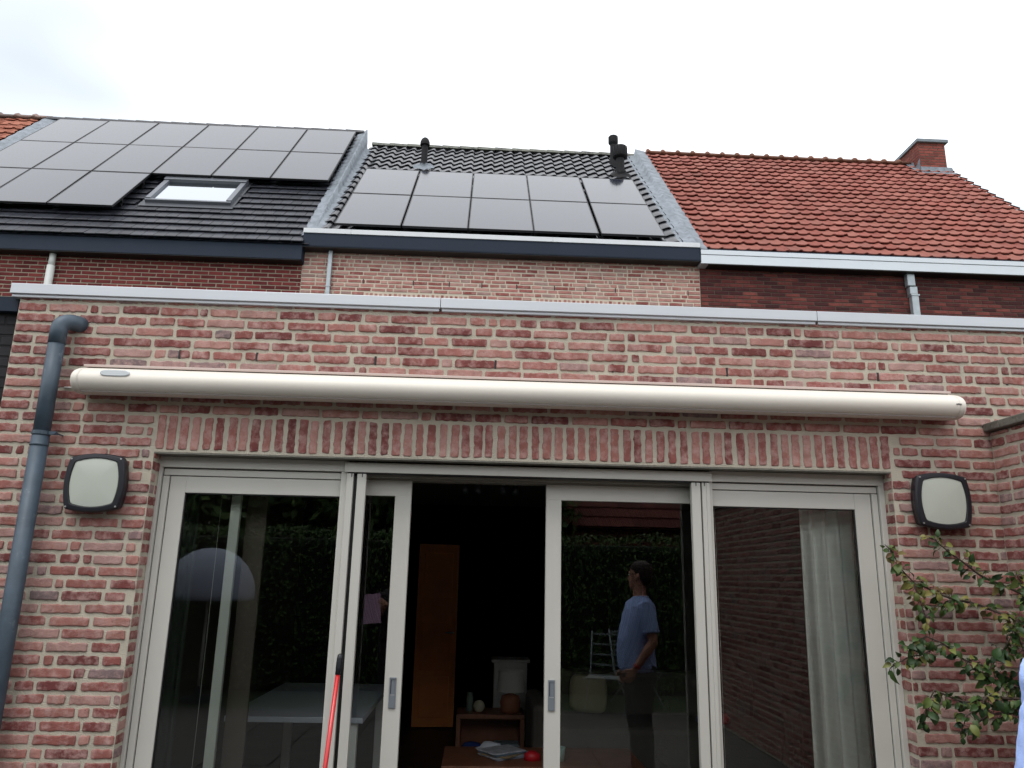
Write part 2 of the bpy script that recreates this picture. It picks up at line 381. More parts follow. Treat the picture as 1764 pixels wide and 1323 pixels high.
# ================================================================ REAR EXTENSION (front wall)
X0, X1 = -2.665, 5.2; ZT = 3.165; OX0, OX1, OZ = -1.797, 2.345, 2.285
ext = empty('brick_extension', (0, .15, 0), 'flat roofed rear extension of worn pink brick holding the wide glazed doors', 'building')
ext.location = (0, 0, 0)
mb = MB()
P = PF(0)
weeps = [-1.726, -1.292, -.619, .07, .75, 1.422, 2.322, 3.1]
courses(mb, P, X0, X1, 0, ZT, 2.845, holes=[(OX0, OX1, 0, OZ), (OX0-.02, OX1+.02, OZ-.0, 2.497)], weep=(0, weeps), seed=11)
soldiers(mb, P, OX0-.01, OX1+.01, OZ+.006, 2.494)
# reveals: brick ends turning into the opening
for sx, ox in ((1, OX0), (-1, OX1)):
    Pr = (lambda s, ox: (lambda u, v, w_: (ox+s*w_, u if s > 0 else u, v)))(sx, ox)
    m2 = MB(); courses(m2, Pr, .0, .10, 0, OZ, 2.845, L0=.10, joint=.02, seed=31, proud=.004)
    if sx > 0: m2.f = [f for f in m2.f]
    else: m2.f = [tuple(reversed(f)) for f in m2.f]
    b = len(mb.v); mb.v += m2.v; mb.f += [tuple(b+i_ for i_ in f) for f in m2.f]; mb.r += m2.r; mb.m += m2.m
# mortar body (subdivided front for slight waviness)
def slab(mb, x0, x1, z0, z1, y0=0., y1=.3): mb.box(x0, x1, y0, y1, z0, z1, 0, 1)
slab(mb, X0, OX0, 0, OZ); slab(mb, OX1, X1, 0, OZ); slab(mb, X0, X1, OZ, ZT)
# weep holes: small dark slots
for x in weeps: mb.box(x-.006, x+.006, -.0045, .0, 2.820, 2.870, 0, 2)
wall = mb.build('wall', [M['brick'], M['mortar'], M['gasket']], ext)
boxes('soffit_plate', mat('grey_lintel_plate', (.20, .195, .165), .9, bump=.5, bscale=60, var=.2, vscale=12), ext, (OX0-.03, OX1+.03, .002, .10, OZ-.008, OZ+.001), bevel=0)
for a, b in ((-2.71, -.262), (-.259, 1.97), (1.973, 4.4), (4.403, 5.2)):
    m = MB(); m.box(a, b, -.035, .33, 3.168, 3.229); m.box(a+.006, b-.006, -.022, .31, 3.150, 3.168)
    m.build('coping', M['alu'], ext, bevel=.003)
boxes('flat_roof', M['roofing'], ext, (-2.66, 5.2, .33, 6.8, 3.0, 3.12), bevel=0)

# ---- door frame
K = lambda v: v*.9932
FZ = lambda v: 1.65+(v-1.65)*.9932
yF = .09
fr = boxes('door_frame', M['frame'], ext,
    (-1.796, -1.777, yF, .26, 0.02, 2.215), (2.312, 2.344, yF, .26, 0.02, 2.215),                       # outer jambs
    (-1.796, -.745, yF, .26, 2.215, 2.275), (1.316, 2.344, yF, .26, 2.215, 2.275),             # outer head, sides
    (-1.773, -1.739, yF+.018, .25, 0, 2.168), (2.275, 2.308, yF+.018, .25, 0, 2.168),          # inner jamb step
    (-1.773, -.786, yF+.022, .25, 2.172, 2.209), (1.34, 2.308, yF+.022, .25, 2.172, 2.209),     # inner head step
    (-1.735, -1.648, yF+.03, .15, 0.11, 2.168), (2.175, 2.271, yF+.03, .15, 0.11, 2.168),      # fixed leaf stiles
    (-1.648, -.786, yF+.03, .15, 2.077, 2.168), (1.338, 2.175, yF+.03, .15, 2.077, 2.168),     # fixed leaf top rails
    (-1.735, -.786, yF+.03, .15, 0.02, .11), (1.338, 2.271, yF+.03, .15, 0.02, .11),
    (-.783, -.748, yF+.005, .25, 0.02, 2.245), (-.748, -.711, yF-.012, .12, 0.02, 2.204),            # mullion left
    (1.296, 1.318, yF-.0135, .12, 0.02, 2.204), (1.318, 1.337, yF+.005, .25, 0.02, 2.245), (1.272, 1.296, yF-.012, .12, 0.02, 2.204),
    (-.760, 1.330, yF-.02, .14, 2.211, 2.266),                                                # centre header
    (-.690, -.640, yF-.008, .12, 0.02, 2.204), (1.212, 1.264, yF-.008, .12, 0.02, 2.204),            # screen posts
    (-1.796, 2.344, yF, .26, 0, .02), bevel=.0025)
boxes('inner_track', M['frame_shade'], ext, (-.70, 1.27, .145, .19, 2.196, 2.262), (-.70, 1.27, .193, .30, 2.187, 2.262), bevel=.002, sep=True)
boxes('gasket', M['gasket'], ext, (-.711, -.690, .11, .20, 0.02, 2.209), (1.264, 1.272, .11, .20, 0.02, 2.209), (-.742, 1.31, yF-.009, .13, 2.205, 2.2105),
      (-1.777, -1.773, .115, .2, 0, 2.21), (2.308, 2.312, .115, .2, 0, 2.21), (-1.777, -.75, .115, .2, 2.209, 2.2145), (1.33, 2.31, .115, .2, 2.209, 2.2145),
      (-1.739, -1.7355, .125, .2, 0, 2.17), (2.2715, 2.275, .125, .2, 0, 2.17), (-1.735, -.786, .125, .2, 2.1685, 2.1715), (1.34, 2.27, .125, .2, 2.1685, 2.1715),
      (-.7225, -.7175, yF-.0135, .12, 2.185, 2.205), (-.664, -.6595, yF-.0095, .12, 2.185, 2.205), (1.236, 1.2405, yF-.0095, .12, 2.185, 2.205), (1.284, 1.288, yF-.0135, .12, 2.185, 2.205), bevel=0, sep=True)
def pane(name, parent, x0, x1, y, z0, z1):
    # double glazing: two sheets and a rubber edge
    m = MB(); m.box(x0, x1, y, y+.005, z0, z1)
    o = m.build(name, M['glass'], parent)
    return o
pane('window_pane', ext, -1.652, -.78, .132, .10, 2.08); pane('window_pane', ext, 1.334, 2.18, .132, .10, 2.08)
boxes('pane_seal', M['gasket'], ext, (-1.648, -1.642, .128, .145, .11, 2.077), (-1.648, -.786, .128, .145, 2.071, 2.077), (2.168, 2.175, .128, .145, .11, 2.077), (1.338, 2.175, .128, .145, 2.071, 2.077), bevel=0, sep=True)
for nm, a, b, st in (('sliding_door', -.70, -.391, 1), ('sliding_door', .389, 1.27, -1)):
    if st > 0: bx = [(a, b, .195, .24, 2.095, 2.185), (-.484, b, .195, .24, .1, 2.0955), (a, a+.03, .195, .24, .1, 2.0955), (a, b, .195, .24, .03, .1)]; gx = (a+.02, -.48)
    else: bx = [(a, b, .195, .24, 2.095, 2.185), (a, .477, .195, .24, .1, 2.0955), (b-.02, b, .195, .24, .1, 2.0955), (a, b, .195, .24, .03, .1)]; gx = (.473, b-.015)
    d = boxes(nm, M['frame'], ext, *bx, bevel=.002)
    pane('door_pane', d, gx[0], gx[1], .215, .09, 2.1)
    hx = -.4375 if st > 0 else .4275
    h = MB(); h.box(hx-.0185, hx+.0185, .1915, .1955, .957, 1.113)
    h.box(hx-.0185, hx-.0125, .187, .192, .957, 1.113); h.box(hx+.0125, hx+.0185, .187, .192, .957, 1.113); h.box(hx-.0125, hx+.0125, .187, .192, 1.103, 1.113); h.box(hx-.0125, hx+.0125, .186, .192, .957, 1.022)
    h.box(hx-.0125, hx+.0125, .1865, .1872, 1.022, 1.026, 0, 1)
    h.box(hx-.011, hx-.008, .190, .1912, 1.03, 1.1, 0, 2)
    h.build('door_handle', [M['steel_handle'], M['screw'], M['lamp_black']], d, bevel=.0015)
# room behind the glass
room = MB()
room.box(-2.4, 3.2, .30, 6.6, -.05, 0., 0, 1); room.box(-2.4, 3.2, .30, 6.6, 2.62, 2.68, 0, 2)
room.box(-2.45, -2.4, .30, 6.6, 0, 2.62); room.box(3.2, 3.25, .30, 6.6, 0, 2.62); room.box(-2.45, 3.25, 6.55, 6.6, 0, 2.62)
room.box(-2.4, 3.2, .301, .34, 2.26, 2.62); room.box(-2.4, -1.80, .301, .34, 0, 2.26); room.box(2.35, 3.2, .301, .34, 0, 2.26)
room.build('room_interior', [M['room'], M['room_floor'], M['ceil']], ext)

# ================================================================ AWNING
aw = empty('awning', (0, 0, 0), 'long closed cream awning cassette mounted above the glazed doors', 'awning')
prof = [(0, 2.730), (-.05, 2.736), (-.10, 2.724), (-.145, 2.707), (-.178, 2.685), (-.195, 2.655), (-.190, 2.622), (-.17, 2.596), (-.14, 2.581), (-.105, 2.577), (-.06, 2.582), (-.02, 2.588), (0, 2.60)]
def smooth_prof(pr, n=3):
    for _ in range(n):
        q = [pr[0]]
        for i in range(len(pr)-1):
            a, b = pr[i], pr[i+1]; q += [(a[0]*.75+b[0]*.25, a[1]*.75+b[1]*.25), (a[0]*.25+b[0]*.75, a[1]*.25+b[1]*.75)]
        q.append(pr[-1]); pr = q
    return pr
sp = smooth_prof(prof, 2)
m = MB(); cen = (-.10, 2.655)
ST = [(-2.172, 0), (2.672, 0)]
m.rings([[(x, y, z) for (y, z) in reversed(sp)] for x, _ in ST], cap=True)
m.build('cassette', M['awning'], aw, smooth=False).modifiers.new('e', 'EDGE_SPLIT').split_angle = radians(30)
aw.children[0].data.polygons.foreach_set('use_smooth', [True]*len(aw.children[0].data.polygons))
for s_, x in ((-1, -2.174), (1, 2.674)):
    m = MB(); rg = []
    for dx, k in ((0, 1.0), (.018, 1.0), (.030, .99), (.036, .965), (.040, .92), (.0415, .85)):
        rg.append([(x+s_*dx, cen[0]+(y-cen[0])*k if y < -.001 else y*k, cen[1]+(z-cen[1])*k) for (y, z) in (reversed(sp) if s_ > 0 else sp)])
    if s_ < 0: pass
    m.rings(rg, cap=True); m.build('end_cap', M['awning'], aw, smooth=True)
boxes('top_rail', M['awning_lip'], aw, (-2.208, 2.70, -.075, -.002, 2.738, 2.752), (-2.208, 2.70, -.084, -.0755, 2.735, 2.749), bevel=.002)
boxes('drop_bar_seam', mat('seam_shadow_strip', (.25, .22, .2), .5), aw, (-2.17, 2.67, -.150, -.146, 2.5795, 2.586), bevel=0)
# small oblong weather sensor plate
m = MB(); rg = []
for dy, k in ((0, 1), (.010, 1), (.014, .93)):
    rg.append([(-1.98+.078*k*math.copysign(abs(cos(a))**.45, cos(a)), -.184-dy, 2.676+.017*k*math.copysign(abs(sin(a))**.7, sin(a))) for a in [2*pi*i/24 for i in range(24)]])
sn = m; sn.rings(rg); so_ = sn.build('sensor', mat('sensor_grey', (.60, .64, .66), .4), aw, smooth=False, bevel=.002)
# tiny grey maker's mark on the right end: unreadable strokes
m = MB()
for i in range(5): m.box(2.652+i*.0062, 2.652+i*.0062+.0046, -.1965, -.1935, 2.6455, 2.6505+(.002 if i == 2 else 0))
m.build('mark', mat('mark_grey', (.08, .08, .08), .5), aw)
m = MB(); m.tube([(-2.33, -.012, 2.628), (-2.26, -.012, 2.63), (-2.18, -.012, 2.628)], .006, 8); tag(m.build('cable', M['cable'], None, smooth=True), 'short white cable running from behind the drainpipe to the awning', 'cable')
tag(bpy.data.objects['cable'], group=None)

# ================================================================ WALL LAMPS
def make_lamp():
    t = empty('wall_lamp', (0, 0, 0))
    def sq(hw, hh, bul, y, n=12, rad=.022):
        pts = []
        cs = [(1, 1), (-1, 1), (-1, -1), (1, -1)]
        for q, (sx, sy) in enumerate(cs):
            for k in range(4):
                a = q*pi/2+k*pi/6
                pts.append((sx*(hw-rad)+rad*cos(a), y, sy*(hh-rad)+rad*sin(a)))
            nx = cs[(q+1) % 4]
            p0 = pts[-1]; a2 = (q+1)*pi/2; p1 = (nx[0]*(hw-rad)+rad*cos(a2), y, nx[1]*(hh-rad)+rad*sin(a2))
            for k in range(1, n):
                f = k/n; bx = 4*f*(1-f)*bul
                x = p0[0]*(1-f)+p1[0]*f; z = p0[2]*(1-f)+p1[2]*f
                if abs(p0[2]-p1[2]) < 1e-6: z += math.copysign(bx, z)
                else: x += math.copysign(bx, x)
                pts.append((x, y, z))
        return pts
    m = MB()
    m.rings([sq(.125, .125, .012, 0), sq(.138, .135, .014, -.02), sq(.138, .135, .014, -.045)]); m.build('housing', M['lamp_black'], t, bevel=.002)
    m = MB(); m.rings([sq(.139, .136, .014, -.047), sq(.139, .136, .014, -.049)]); m.build('seal', mat('seal_beige', (.35, .32, .22), .6), t)
    m = MB(); rings = [sq(.140, .137, .014, -.050), sq(.145, .142, .015, -.060), sq(.145, .142, .015, -.078), sq(.139, .136, .015, -.088), sq(.116, .119, .014, -.090), sq(.113, .116, .014, -.082)]
    m.rings(rings, cap=False); m.build('frame', M['lamp_black'], t, bevel=.0015)
    m = MB()
    rg = [sq(.1135*k, .1165*k, .014*k, -.084-.007*(1-k*k), rad=.022*k) for k in (1, .97, .85, .65, .4, .15)]
    m.rings(rg); m.build('diffuser', M['diffuser'], t, smooth=True)
    for sx in (-1, 1):
        for sz in (-1, 1):
            m = MB(); m.tube([(sx*.129, -.085, sz*.127), (sx*.129, -.092, sz*.127)], .0048, 10); m.build('screw', M['screw'], t)
    return t
la = make_lamp(); la.location = (-2.055, 0, 2.098); la.rotation_euler = (0, radians(-1.2), 0)
tag(la, 'square bulged wall lamp with speckled opal glass beside the drainpipe', 'wall lamp', 'square wall lamps beside the doors')
lb = la.copy(); C.objects.link(lb)
for ch in la.children: c_ = ch.copy(); C.objects.link(c_); c_.parent = lb
lb.location = (2.585, 0, 2.118); lb.rotation_euler = (0, radians(1.0), 0); lb['label'] = 'square bulged wall lamp with clean opal glass above the leafy shrub'

# ================================================================ DRAINPIPE on the front wall
dp = empty('drainpipe', (-2.372, 0, 0), 'dark blue grey zinc drainpipe with curved top elbow at the left of the wall', 'drainpipe')
m = MB()
pts = [(0, -.085, 0), (0, -.085, 1.2), (0, -.085, 2.34)]
m.tube(pts, .044, 20); m.tube([(0, -.085, 2.30), (0, -.085, 2.90)], .0425, 20)
m.build('pipe', M['pipe'], dp, smooth=True)
m = MB(); el = [(0, -.085, 2.86)]
for k in range(0, 9):
    a = k/8*pi/2; el.append((.045*(1-cos(a)), -.085+.045*(1-cos(a)), 2.945+.055*sin(a)))
el += [(.062, -.018, 3.001), (.075, .01, 3.000)]
m.tube(el, [.0445]*len(el), 20); m.build('elbow', M['pipe'], dp, smooth=True)
m = MB(); m.tube([(0, -.085, 2.347), (0, -.085, 2.367)], .0462, 20); m.box(.045, .082, -.095, -.075, 2.348, 2.366); m.tube([(.075, -.1, 2.357), (.075, -.06, 2.357)], .006, 8); m.tube([(.075, -.06, 2.357), (.075, 0, 2.357)], .004, 6)
m.build('bracket', M['pipe'], dp)
m = MB(); m.tube([(0, -.085, 2.285), (0, -.085, 2.30)], .0455, 20); m.build('seam_ring', M['pipe'], dp, smooth=True)

# ================================================================ RIGHT GARDEN WALL with coping
gw = empty('garden_wall', (2.955, 0, 0), 'brick garden wall with dark weathered coping stones at the right edge', 'wall')
PR = lambda u, v, w_: (-w_, -u, v)
mb = MB(); courses(mb, PR, .01, 6., 0, 2.525, 2.845, seed=77, hi=True)
mb.box(.0, .22, -6., -.001, 0, 2.526, 0, 1)
mb.build('wall', [M['brick'], M['mortar']], gw)
y = 0.004; k = 0
while y < 6.0:
    ln = .145 if k == 0 else .5
    m = MB(); m.box(-.045, .27, -min(y+ln, 6.02), -y-.004, 2.528+R.uniform(-.002, .003), 2.575+R.uniform(0, .006)); m.build('coping_stone', M['cap_dirty'], gw, bevel=.006)
    y += ln; k += 1

# dark neighbouring extension on the left
ln_ = empty('dark_extension', (-3, 0, 0), 'neighbouring extension of near black brick with anthracite edge at far left', 'building')
mb = MB(); courses(mb, lambda u, v, w_: (u+3, .06-w_, v), -6.5, -2.69, 1.5, 3.08, 2.845, hi=False, wild=False, L0=.21, pitch=.0625, bh=.052, joint=.01, seed=3, proud=.003)
mb.box(-3.5, .31, .06, .3, 0, 3.08, 0, 0); mb.build('wall', M['brick_black'], ln_)
boxes('roof_edge', M['anthracite'], ln_, (-3.5, .318, .02, .35, 3.075, 3.165), bevel=.003)
boxes('flat_roof', M['roofing'], ln_, (-3.5, .33, .35, 6.8, 3.0, 3.1), bevel=0)

# ================================================================ HOUSES
def roof_frame(O, adeg):
    a = radians(adeg); O = Vector(O)
    sdir = Vector((0, cos(a), sin(a))); n = Vector((0, -sin(a), cos(a)))
    return lambda x, s, h=0.: Vector((x, O.y, O.z))+sdir*s+n*h
def tiles(mb, F, x0, x1, s0, s1, px, ps, prof, thick, nseg=6, jit=.003, stagger=0., seed=2, gap=0., holes=()):
    Rr = random.Random(seed); r = 0; s = s0
    while s < s1-.03:
        e = min(s+ps, s1); xo = x0-(stagger*px if r % 2 else 0)
        c = 0
        while xo+c*px < x1-.01:
            a = xo+c*px; c += 1
            if any(h0 < a+px/2 < h1 and g0 < (s+e)/2 < g1 for h0, h1, g0, g1 in holes): continue
            jh = Rr.uniform(-jit, jit); js = Rr.uniform(-jit, jit)*1.5; rr = Rr.random(); sk = Rr.uniform(-jit, jit)
            vs = []
            us = [i/nseg for i in range(nseg+1)]
            ok = []
            for u in us:
                X = min(max(a+gap+u*(px-2*gap), x0), x1); ok.append(X)
            if ok[-1]-ok[0] < .01: continue
            low = [F(X, s+js+sk*u+.07, prof(u)-.004) for X, u in zip(ok, us)]
            lip = [F(X, s+js+sk*u, prof(u)+thick+jh-.015) for X, u in zip(ok, us)]
            bot = [F(X, s+js+sk*u, prof(u)+thick+jh) for X, u in zip(ok, us)]
            b2 = [F(X, s+js+sk*u+.012, prof(u)+thick+jh+.002) for X, u in zip(ok, us)]
            top = [F(X, e+.03, prof(u)+.002) for X, u in zip(ok, us)]
            n = nseg+1; vs = low+lip+bot+b2+top; fs = []
            for k in range(4):
                for i in range(nseg): fs.append((k*n+i, k*n+i+1, (k+1)*n+i+1, (k+1)*n+i))
            # side closing
            fs.append((0, n, 2*n, 3*n, 4*n)); fs.append((n-1, 5*n-1, 4*n-1, 3*n-1, 2*n-1))
            mb.add(vs, fs, rr)
        s += ps; r += 1
def facade(house, x0, x1, ztop, brick, mortar, zlo=4.6, anchor=5.98, **kw):
    hx = house.location.x
    mb = MB(); Pq = lambda u, v, w_: (u-hx, 6.55-w_, v)
    courses(mb, Pq, x0, x1, zlo, ztop, anchor, hi=False, **kw)
    mb.box(x0-hx, x1-hx, 6.55, 7.1, 0, ztop, 0, 1)
    return mb
gold = lambda *a: None
# --- middle house
mid = empty('row_house', (0, 0, 0), 'middle row house with pale pink brick and wavy black roof tiles', 'house')
mb = MB()
sold = [(-1.7908, -0.262), (0.7429, 2.2453)]; WP = [-1.8201, -1.0801, -0.5445, -0.0596, 0.4614, 1.0283, 1.5014, 1.9491, 3.0527]
courses(mb, PF(6.55), -2.737, 3.2404, 4.6, 6.45, 5.8826, pitch=.063, bh=.046, joint=.016, hi=False, seed=21, weep=(0, WP), L0=.2,
        holes=[(a-.01, b+.01, 4.6, 5.7115) for a, b in sold])
for a, b in sold: soldiers(mb, PF(6.55), a, b, 5.51, 5.7115, hi=False, pitch=.068)
mb.box(-2.737, 3.2404, 6.55, 7.1, 0, 6.45, 0, 1)
for x in WP: mb.box(x-.007, x+.007, 6.542, 6.55, 5.8484, 5.9168, 0, 2)
mb.build('wall', [M['brick_far'], M['mortar_far'], M['gasket']], mid)
FM = roof_frame((0, 6.5, 6.62), 43.5)
# S-shaped pantile: long rise, short steep drop
def s_prof(u): return .021*(1-cos(pi*(u/.74)))/1. if u < .74 else .042*(.5+.5*cos(pi*(u-.74)/.26))
mb = MB(); tiles(mb, FM, -2.56, 2.98, .02, 5.70, .2045, .335, s_prof, .034, nseg=10, seed=8)
mb.add([FM(-2.6, -.1, -.03), FM(3.15, -.1, -.03), FM(3.15, 5.76, -.03), FM(-2.6, 5.76, -.03)], [(0, 1, 2, 3)], .5)
back = FM(0, 5.76, 0)
mb.add([(-2.6, back.y, back.z-.03), (3.15, back.y, back.z-.03), (3.15, back.y+5, back.z-4.8), (-2.6, back.y+5, back.z-4.8)], [(0, 1, 2, 3)], .5)
rf = mb.build('roof', M['tile_black'], mid, smooth=True); rf.modifiers.new('e', 'EDGE_SPLIT').split_angle = radians(38)
m = MB(); x = -2.52; i = 0
while x < 2.8:
    rg = []
    for xx, kk in ((x, 1.12), (x+.01, 1.14), (x+.40, 1.0)):
        rg.append([(xx, back.y+.13*kk*cos(t), back.z-.035+.105*kk*sin(t)) for t in [pi*q/8 for q in range(9)]])
    m.rings([list(reversed(q)) for q in rg], R.random()); x += .375; i += 1
m.build('ridge_tiles', mat('grey_ridge_tile', (.16, .165, .14), .8, var=.2, vscale=6, dirt=((.06, .06, .06), 8, .5)), rf)
# vent pipes on the roof
def vent(x, s, h, r0, cap_r, cap_h, dome):
    b = FM(x, s, 0); m = MB()
    m.tube([(b.x, b.y, b.z-.15), (b.x, b.y, b.z+.16), (b.x, b.y, b.z+.165), (b.x, b.y, b.z+h-cap_h)], [r0*1.35, r0*1.25, r0, r0], 18)
    if dome:
        z = b.z+h-cap_h; m.tube([(b.x, b.y, z-.02), (b.x, b.y, z), (b.x, b.y, z+cap_h*.25), (b.x, b.y, z+cap_h*.45), (b.x, b.y, z+cap_h*.5), (b.x, b.y, z+cap_h*.7), (b.x, b.y, z+cap_h*.9), (b.x, b.y, z+cap_h)], [r0, cap_r, cap_r, cap_r*.97, cap_r*.9, cap_r*.8, cap_r*.5, cap_r*.1], 20)
    else:
        z = b.z+h-cap_h
        m.tube([(b.x, b.y, z-.03), (b.x, b.y, z+.0), (b.x, b.y, z+.02), (b.x, b.y, z+cap_h-.02), (b.x, b.y, z+cap_h)], [r0, cap_r*.92, cap_r, cap_r, cap_r*.95], 20)
        for k in range(12):
            a = 2*pi*k/12; m.tube([(b.x+cos(a)*cap_r, b.y+sin(a)*cap_r, z+.01), (b.x+cos(a)*cap_r, b.y+sin(a)*cap_r, z+cap_h-.01)], .008, 5)
    o = m.build('vent_pipe', M['black'], rf, smooth=True); o.modifiers.new('e', 'EDGE_SPLIT').split_angle = radians(40)
    m = MB(); rg = []
    for (rr_, hh) in ((.26, .055), (.20, .085), (r0*1.5, .10), (r0*1.35, .14)):
        rg.append([FM(x+rr_*cos(t)*(.8), s+rr_*.8*sin(t), hh+.012*sin(5*t+x)) for t in [2*pi*q/20 for q in range(20)]])
    return o, rg
o, rg = vent(-1.285, 3.98, .70, .062, .095, .17, True)
m = MB(); m.rings(rg, cap=False); m.build('vent_flashing', M['lead'], rf, smooth=True)
o, rg = vent(2.585, 3.98, .67, .085, .142, .23, False)
m = MB(); m.rings(rg, cap=False); m.build('vent_flashing', M['black'], rf, smooth=True)
o, rg = vent(2.565, 4.85, .70, .068, .095, .17, False)
# box gutter
boxes('gutter', M['anthracite'], mid, (-2.712, 3.20, 6.35, 6.70, 6.335, 6.535), (-2.712, 3.20, 6.35, 6.82, 6.327, 6.345), (3.20, 3.212, 6.345, 6.72, 6.325, 6.56), bevel=.003)
boxes('gutter_lip', mat('pale_lip', (.58, .60, .62), .4, var=.03), mid, *[(a, b, 6.335, 6.44, 6.537, 6.612) for a, b in ((-2.716, -2.02), (-2.018, .98), (.982, 3.205))], bevel=.004, sep=True)
boxes('soffit', M['gasket'], mid, (-2.78, 3.20, 6.36, 6.80, 6.318, 6.3265), bevel=0)
m = MB(); m.box(-2.352, -2.290, 6.46, 6.52, 3.1, 6.33); m.build('downspout', M['pipe_galv'], mid, bevel=.01)
m = MB(); m.box(-2.358, -2.284, 6.455, 6.55, 5.75, 5.765); m.build('downspout_clip', M['pipe_galv'], mid)
# lead junction strips
def strip(name, mat_, parent, rowfn, s0, s1, n):
    rg = []
    m = MB(); k = None
    rows = [rowfn(s0+(s1-s0)*i/n, i) for i in range(n+1)]; k = len(rows[0]); vs = [p for r_ in rows for p in r_]; fs = []
    for i in range(n):
        for j in range(k-1): fs.append((i*k+j, i*k+j+1, (i+1)*k+j+1, (i+1)*k+j))
    m.add(vs, fs); o = m.build(name, mat_, parent, smooth=True); return o
FL = roof_frame((0, 6.45, 6.50), 47); FR = roof_frame((0, 6.45, 6.50), 45)
def yz(Fr, x, y):   # point on a roof plane at a given y
    p0 = Fr(x, 0); p1 = Fr(x, 1); t = (y-p0.y)/(p1.y-p0.y); return Fr(x, t)
def left_row(s, i):
    y = 6.42+s*.70; a = yz(FL, 0, y).z; b = yz(FM, 0, y).z
    step = ((s*4) % 1)*.02; w_ = .006*sin(s*23)+.010*noise.noise(Vector((s*3, 0, 1)))
    sc = .03*((s/.5) % 1)
    return [(-2.765+w_, y, a+.055-step), (-2.70+w_, y, a+.075-step), (-2.64, y, a+.085-step*.5+w_), (-2.605, y, a+.125+w_), (-2.585, y, a+.12+w_), (-2.575+w_, y, max(b+.06, a*.5+b*.5+.04)), (-2.555-w_, y, b+.075+sc*.4), (-2.49+w_*2+sc, y, b+.055), (-2.45+w_*3+sc, y, b+.035+.01*sin(s*18))]
strip('lead_flashing', M['lead'], mid, left_row, 0, 5.52, 180)
def right_row(s, i):
    y = 6.42+s*.71; a = yz(FM, 0, y).z; b = yz(FR, 0, y).z
    w_ = .012*sin(s*18.7)+.02*noise.noise(Vector((s*4, 3, 1))); st = ((s/.82) % 1)*.03; tr = .018*abs(sin(s*pi/.335))
    tr2 = .014*abs(sin(s*pi/.268))
    return [(2.90+w_, y, a+.05+tr-.008), (2.95+w_, y, a+.062+tr), (3.03, y, a+.075+tr*.8+w_*.4), (3.10, y, a+.10+w_*.3-st*.4), (3.13, y, max(a, b)+.125-st*.5), (3.17, y, max(a, b)+.12-st*.5), (3.22, y, b+.095+tr2+.01*noise.noise(Vector((s*9, 1, 0)))), (3.29, y, b+.075+tr2), (3.345+w_*.5, y, b+.06+tr2), (3.355+w_*.5, y, b+.045+tr2)]
strip('lead_flashing', M['lead'], mid, right_row, -.02, 5.80, 200)

# --- left house
lh = empty('row_house', (0, 0, 0), 'left row house with dark slate tiles, roof window and regular deep red brick', 'house')
mb = facade(lh, -9.05, -2.739, 6.30, None, None, wild=False, L0=.205, pitch=.063, bh=.051, joint=.011, seed=9, anchor=5.61)
mb.build('wall', [M['brick_red'], M['mortar_red']], lh)
SK = (-5.48, -4.12, 1.13, 2.20)
mb = MB(); tiles(mb, FL, -9.15, -2.70, -.20, 5.62, .165*1.0, .25, lambda u: 0., .036, nseg=1, stagger=.5, seed=4, gap=.0035, jit=.0025, holes=[(SK[0]-.07, SK[1]+.07, SK[2]-.12, SK[3]+.15)])
mb.add([FL(-9.15, -.2, -.012), FL(-2.62, -.2, -.012), FL(-2.62, 5.68, -.012), FL(-9.15, 5.68, -.012)], [(0, 1, 2, 3)], 0)
b = FL(0, 5.68, 0)
mb.add([(-9.15, b.y, b.z-.02), (-2.6, b.y, b.z-.02), (-2.6, b.y+5, b.z-5), (-9.15, b.y+5, b.z-5)], [(0, 1, 2, 3)], 0)
lrf = mb.build('roof', M['slate'], lh)
m = MB(); x = -9.15
while x < -2.7:
    rg = []
    for xx, kk in ((x, 1.1), (x+.37, 1.0)):
        rg.append([(xx, b.y+.12*kk*cos(t), b.z-.03+.10*kk*sin(t)) for t in [pi*q/8 for q in range(9)]])
    m.rings([list(reversed(q)) for q in rg], R.random()); x += .36
m.build('ridge_tiles', M['slate'], lrf)
# party wall between the roofs (closes the step)
mb = MB(); pr_ = [(6.9, 6.0), (b.y, 6.0), (b.y, b.z+.02), (6.9, yz(FL, 0, 6.9).z+.02)]
mb.rings([[(x_, p[0], p[1]) for p in pr_] for x_ in (-2.625, -2.59)]); mb.build('party_wall_top', M['lead'], lh)
# roof window
sk = empty('roof_window', (0, 0, 0)); sk.parent = lrf
del_ = sk
m = MB(); x0, x1, s0, s1 = SK
def rb(m, a, b_, c, d, h0, h1, mi=0):
    vs = [FL(x, s, h) for h in (h0, h1) for x, s in ((a, c), (b_, c), (b_, d), (a, d))]
    m.add(vs, [(3,2,1,0),(4,5,6,7),(0,1,5,4),(1,2,6,5),(2,3,7,6),(3,0,4,7)], 0, mi)
rb(m, x0, x1, s0, s0+.05, -.02, .085); rb(m, x0, x0+.085, s0+.05, s1-.16, -.02, .10); rb(m, x1-.085, x1, s0+.05, s1-.16, -.02, .10); rb(m, x0-.01, x1+.01, s1-.16, s1, -.02, .12)
m.build('roof_window', mat('grey_window_cladding', (.13, .14, .16), .4, .3), lrf, bevel=.006)
rw = bpy.data.objects['roof_window.001'] if 'roof_window.001' in bpy.data.objects else bpy.data.objects['roof_window']
bpy.data.objects.remove(sk)
rw.name = 'roof_window'
m = MB(); rb(m, x0+.08, x1-.08, s0+.045, s1-.155, .04, .062); m.build('glass_pane', M['roof_glass'], rw)
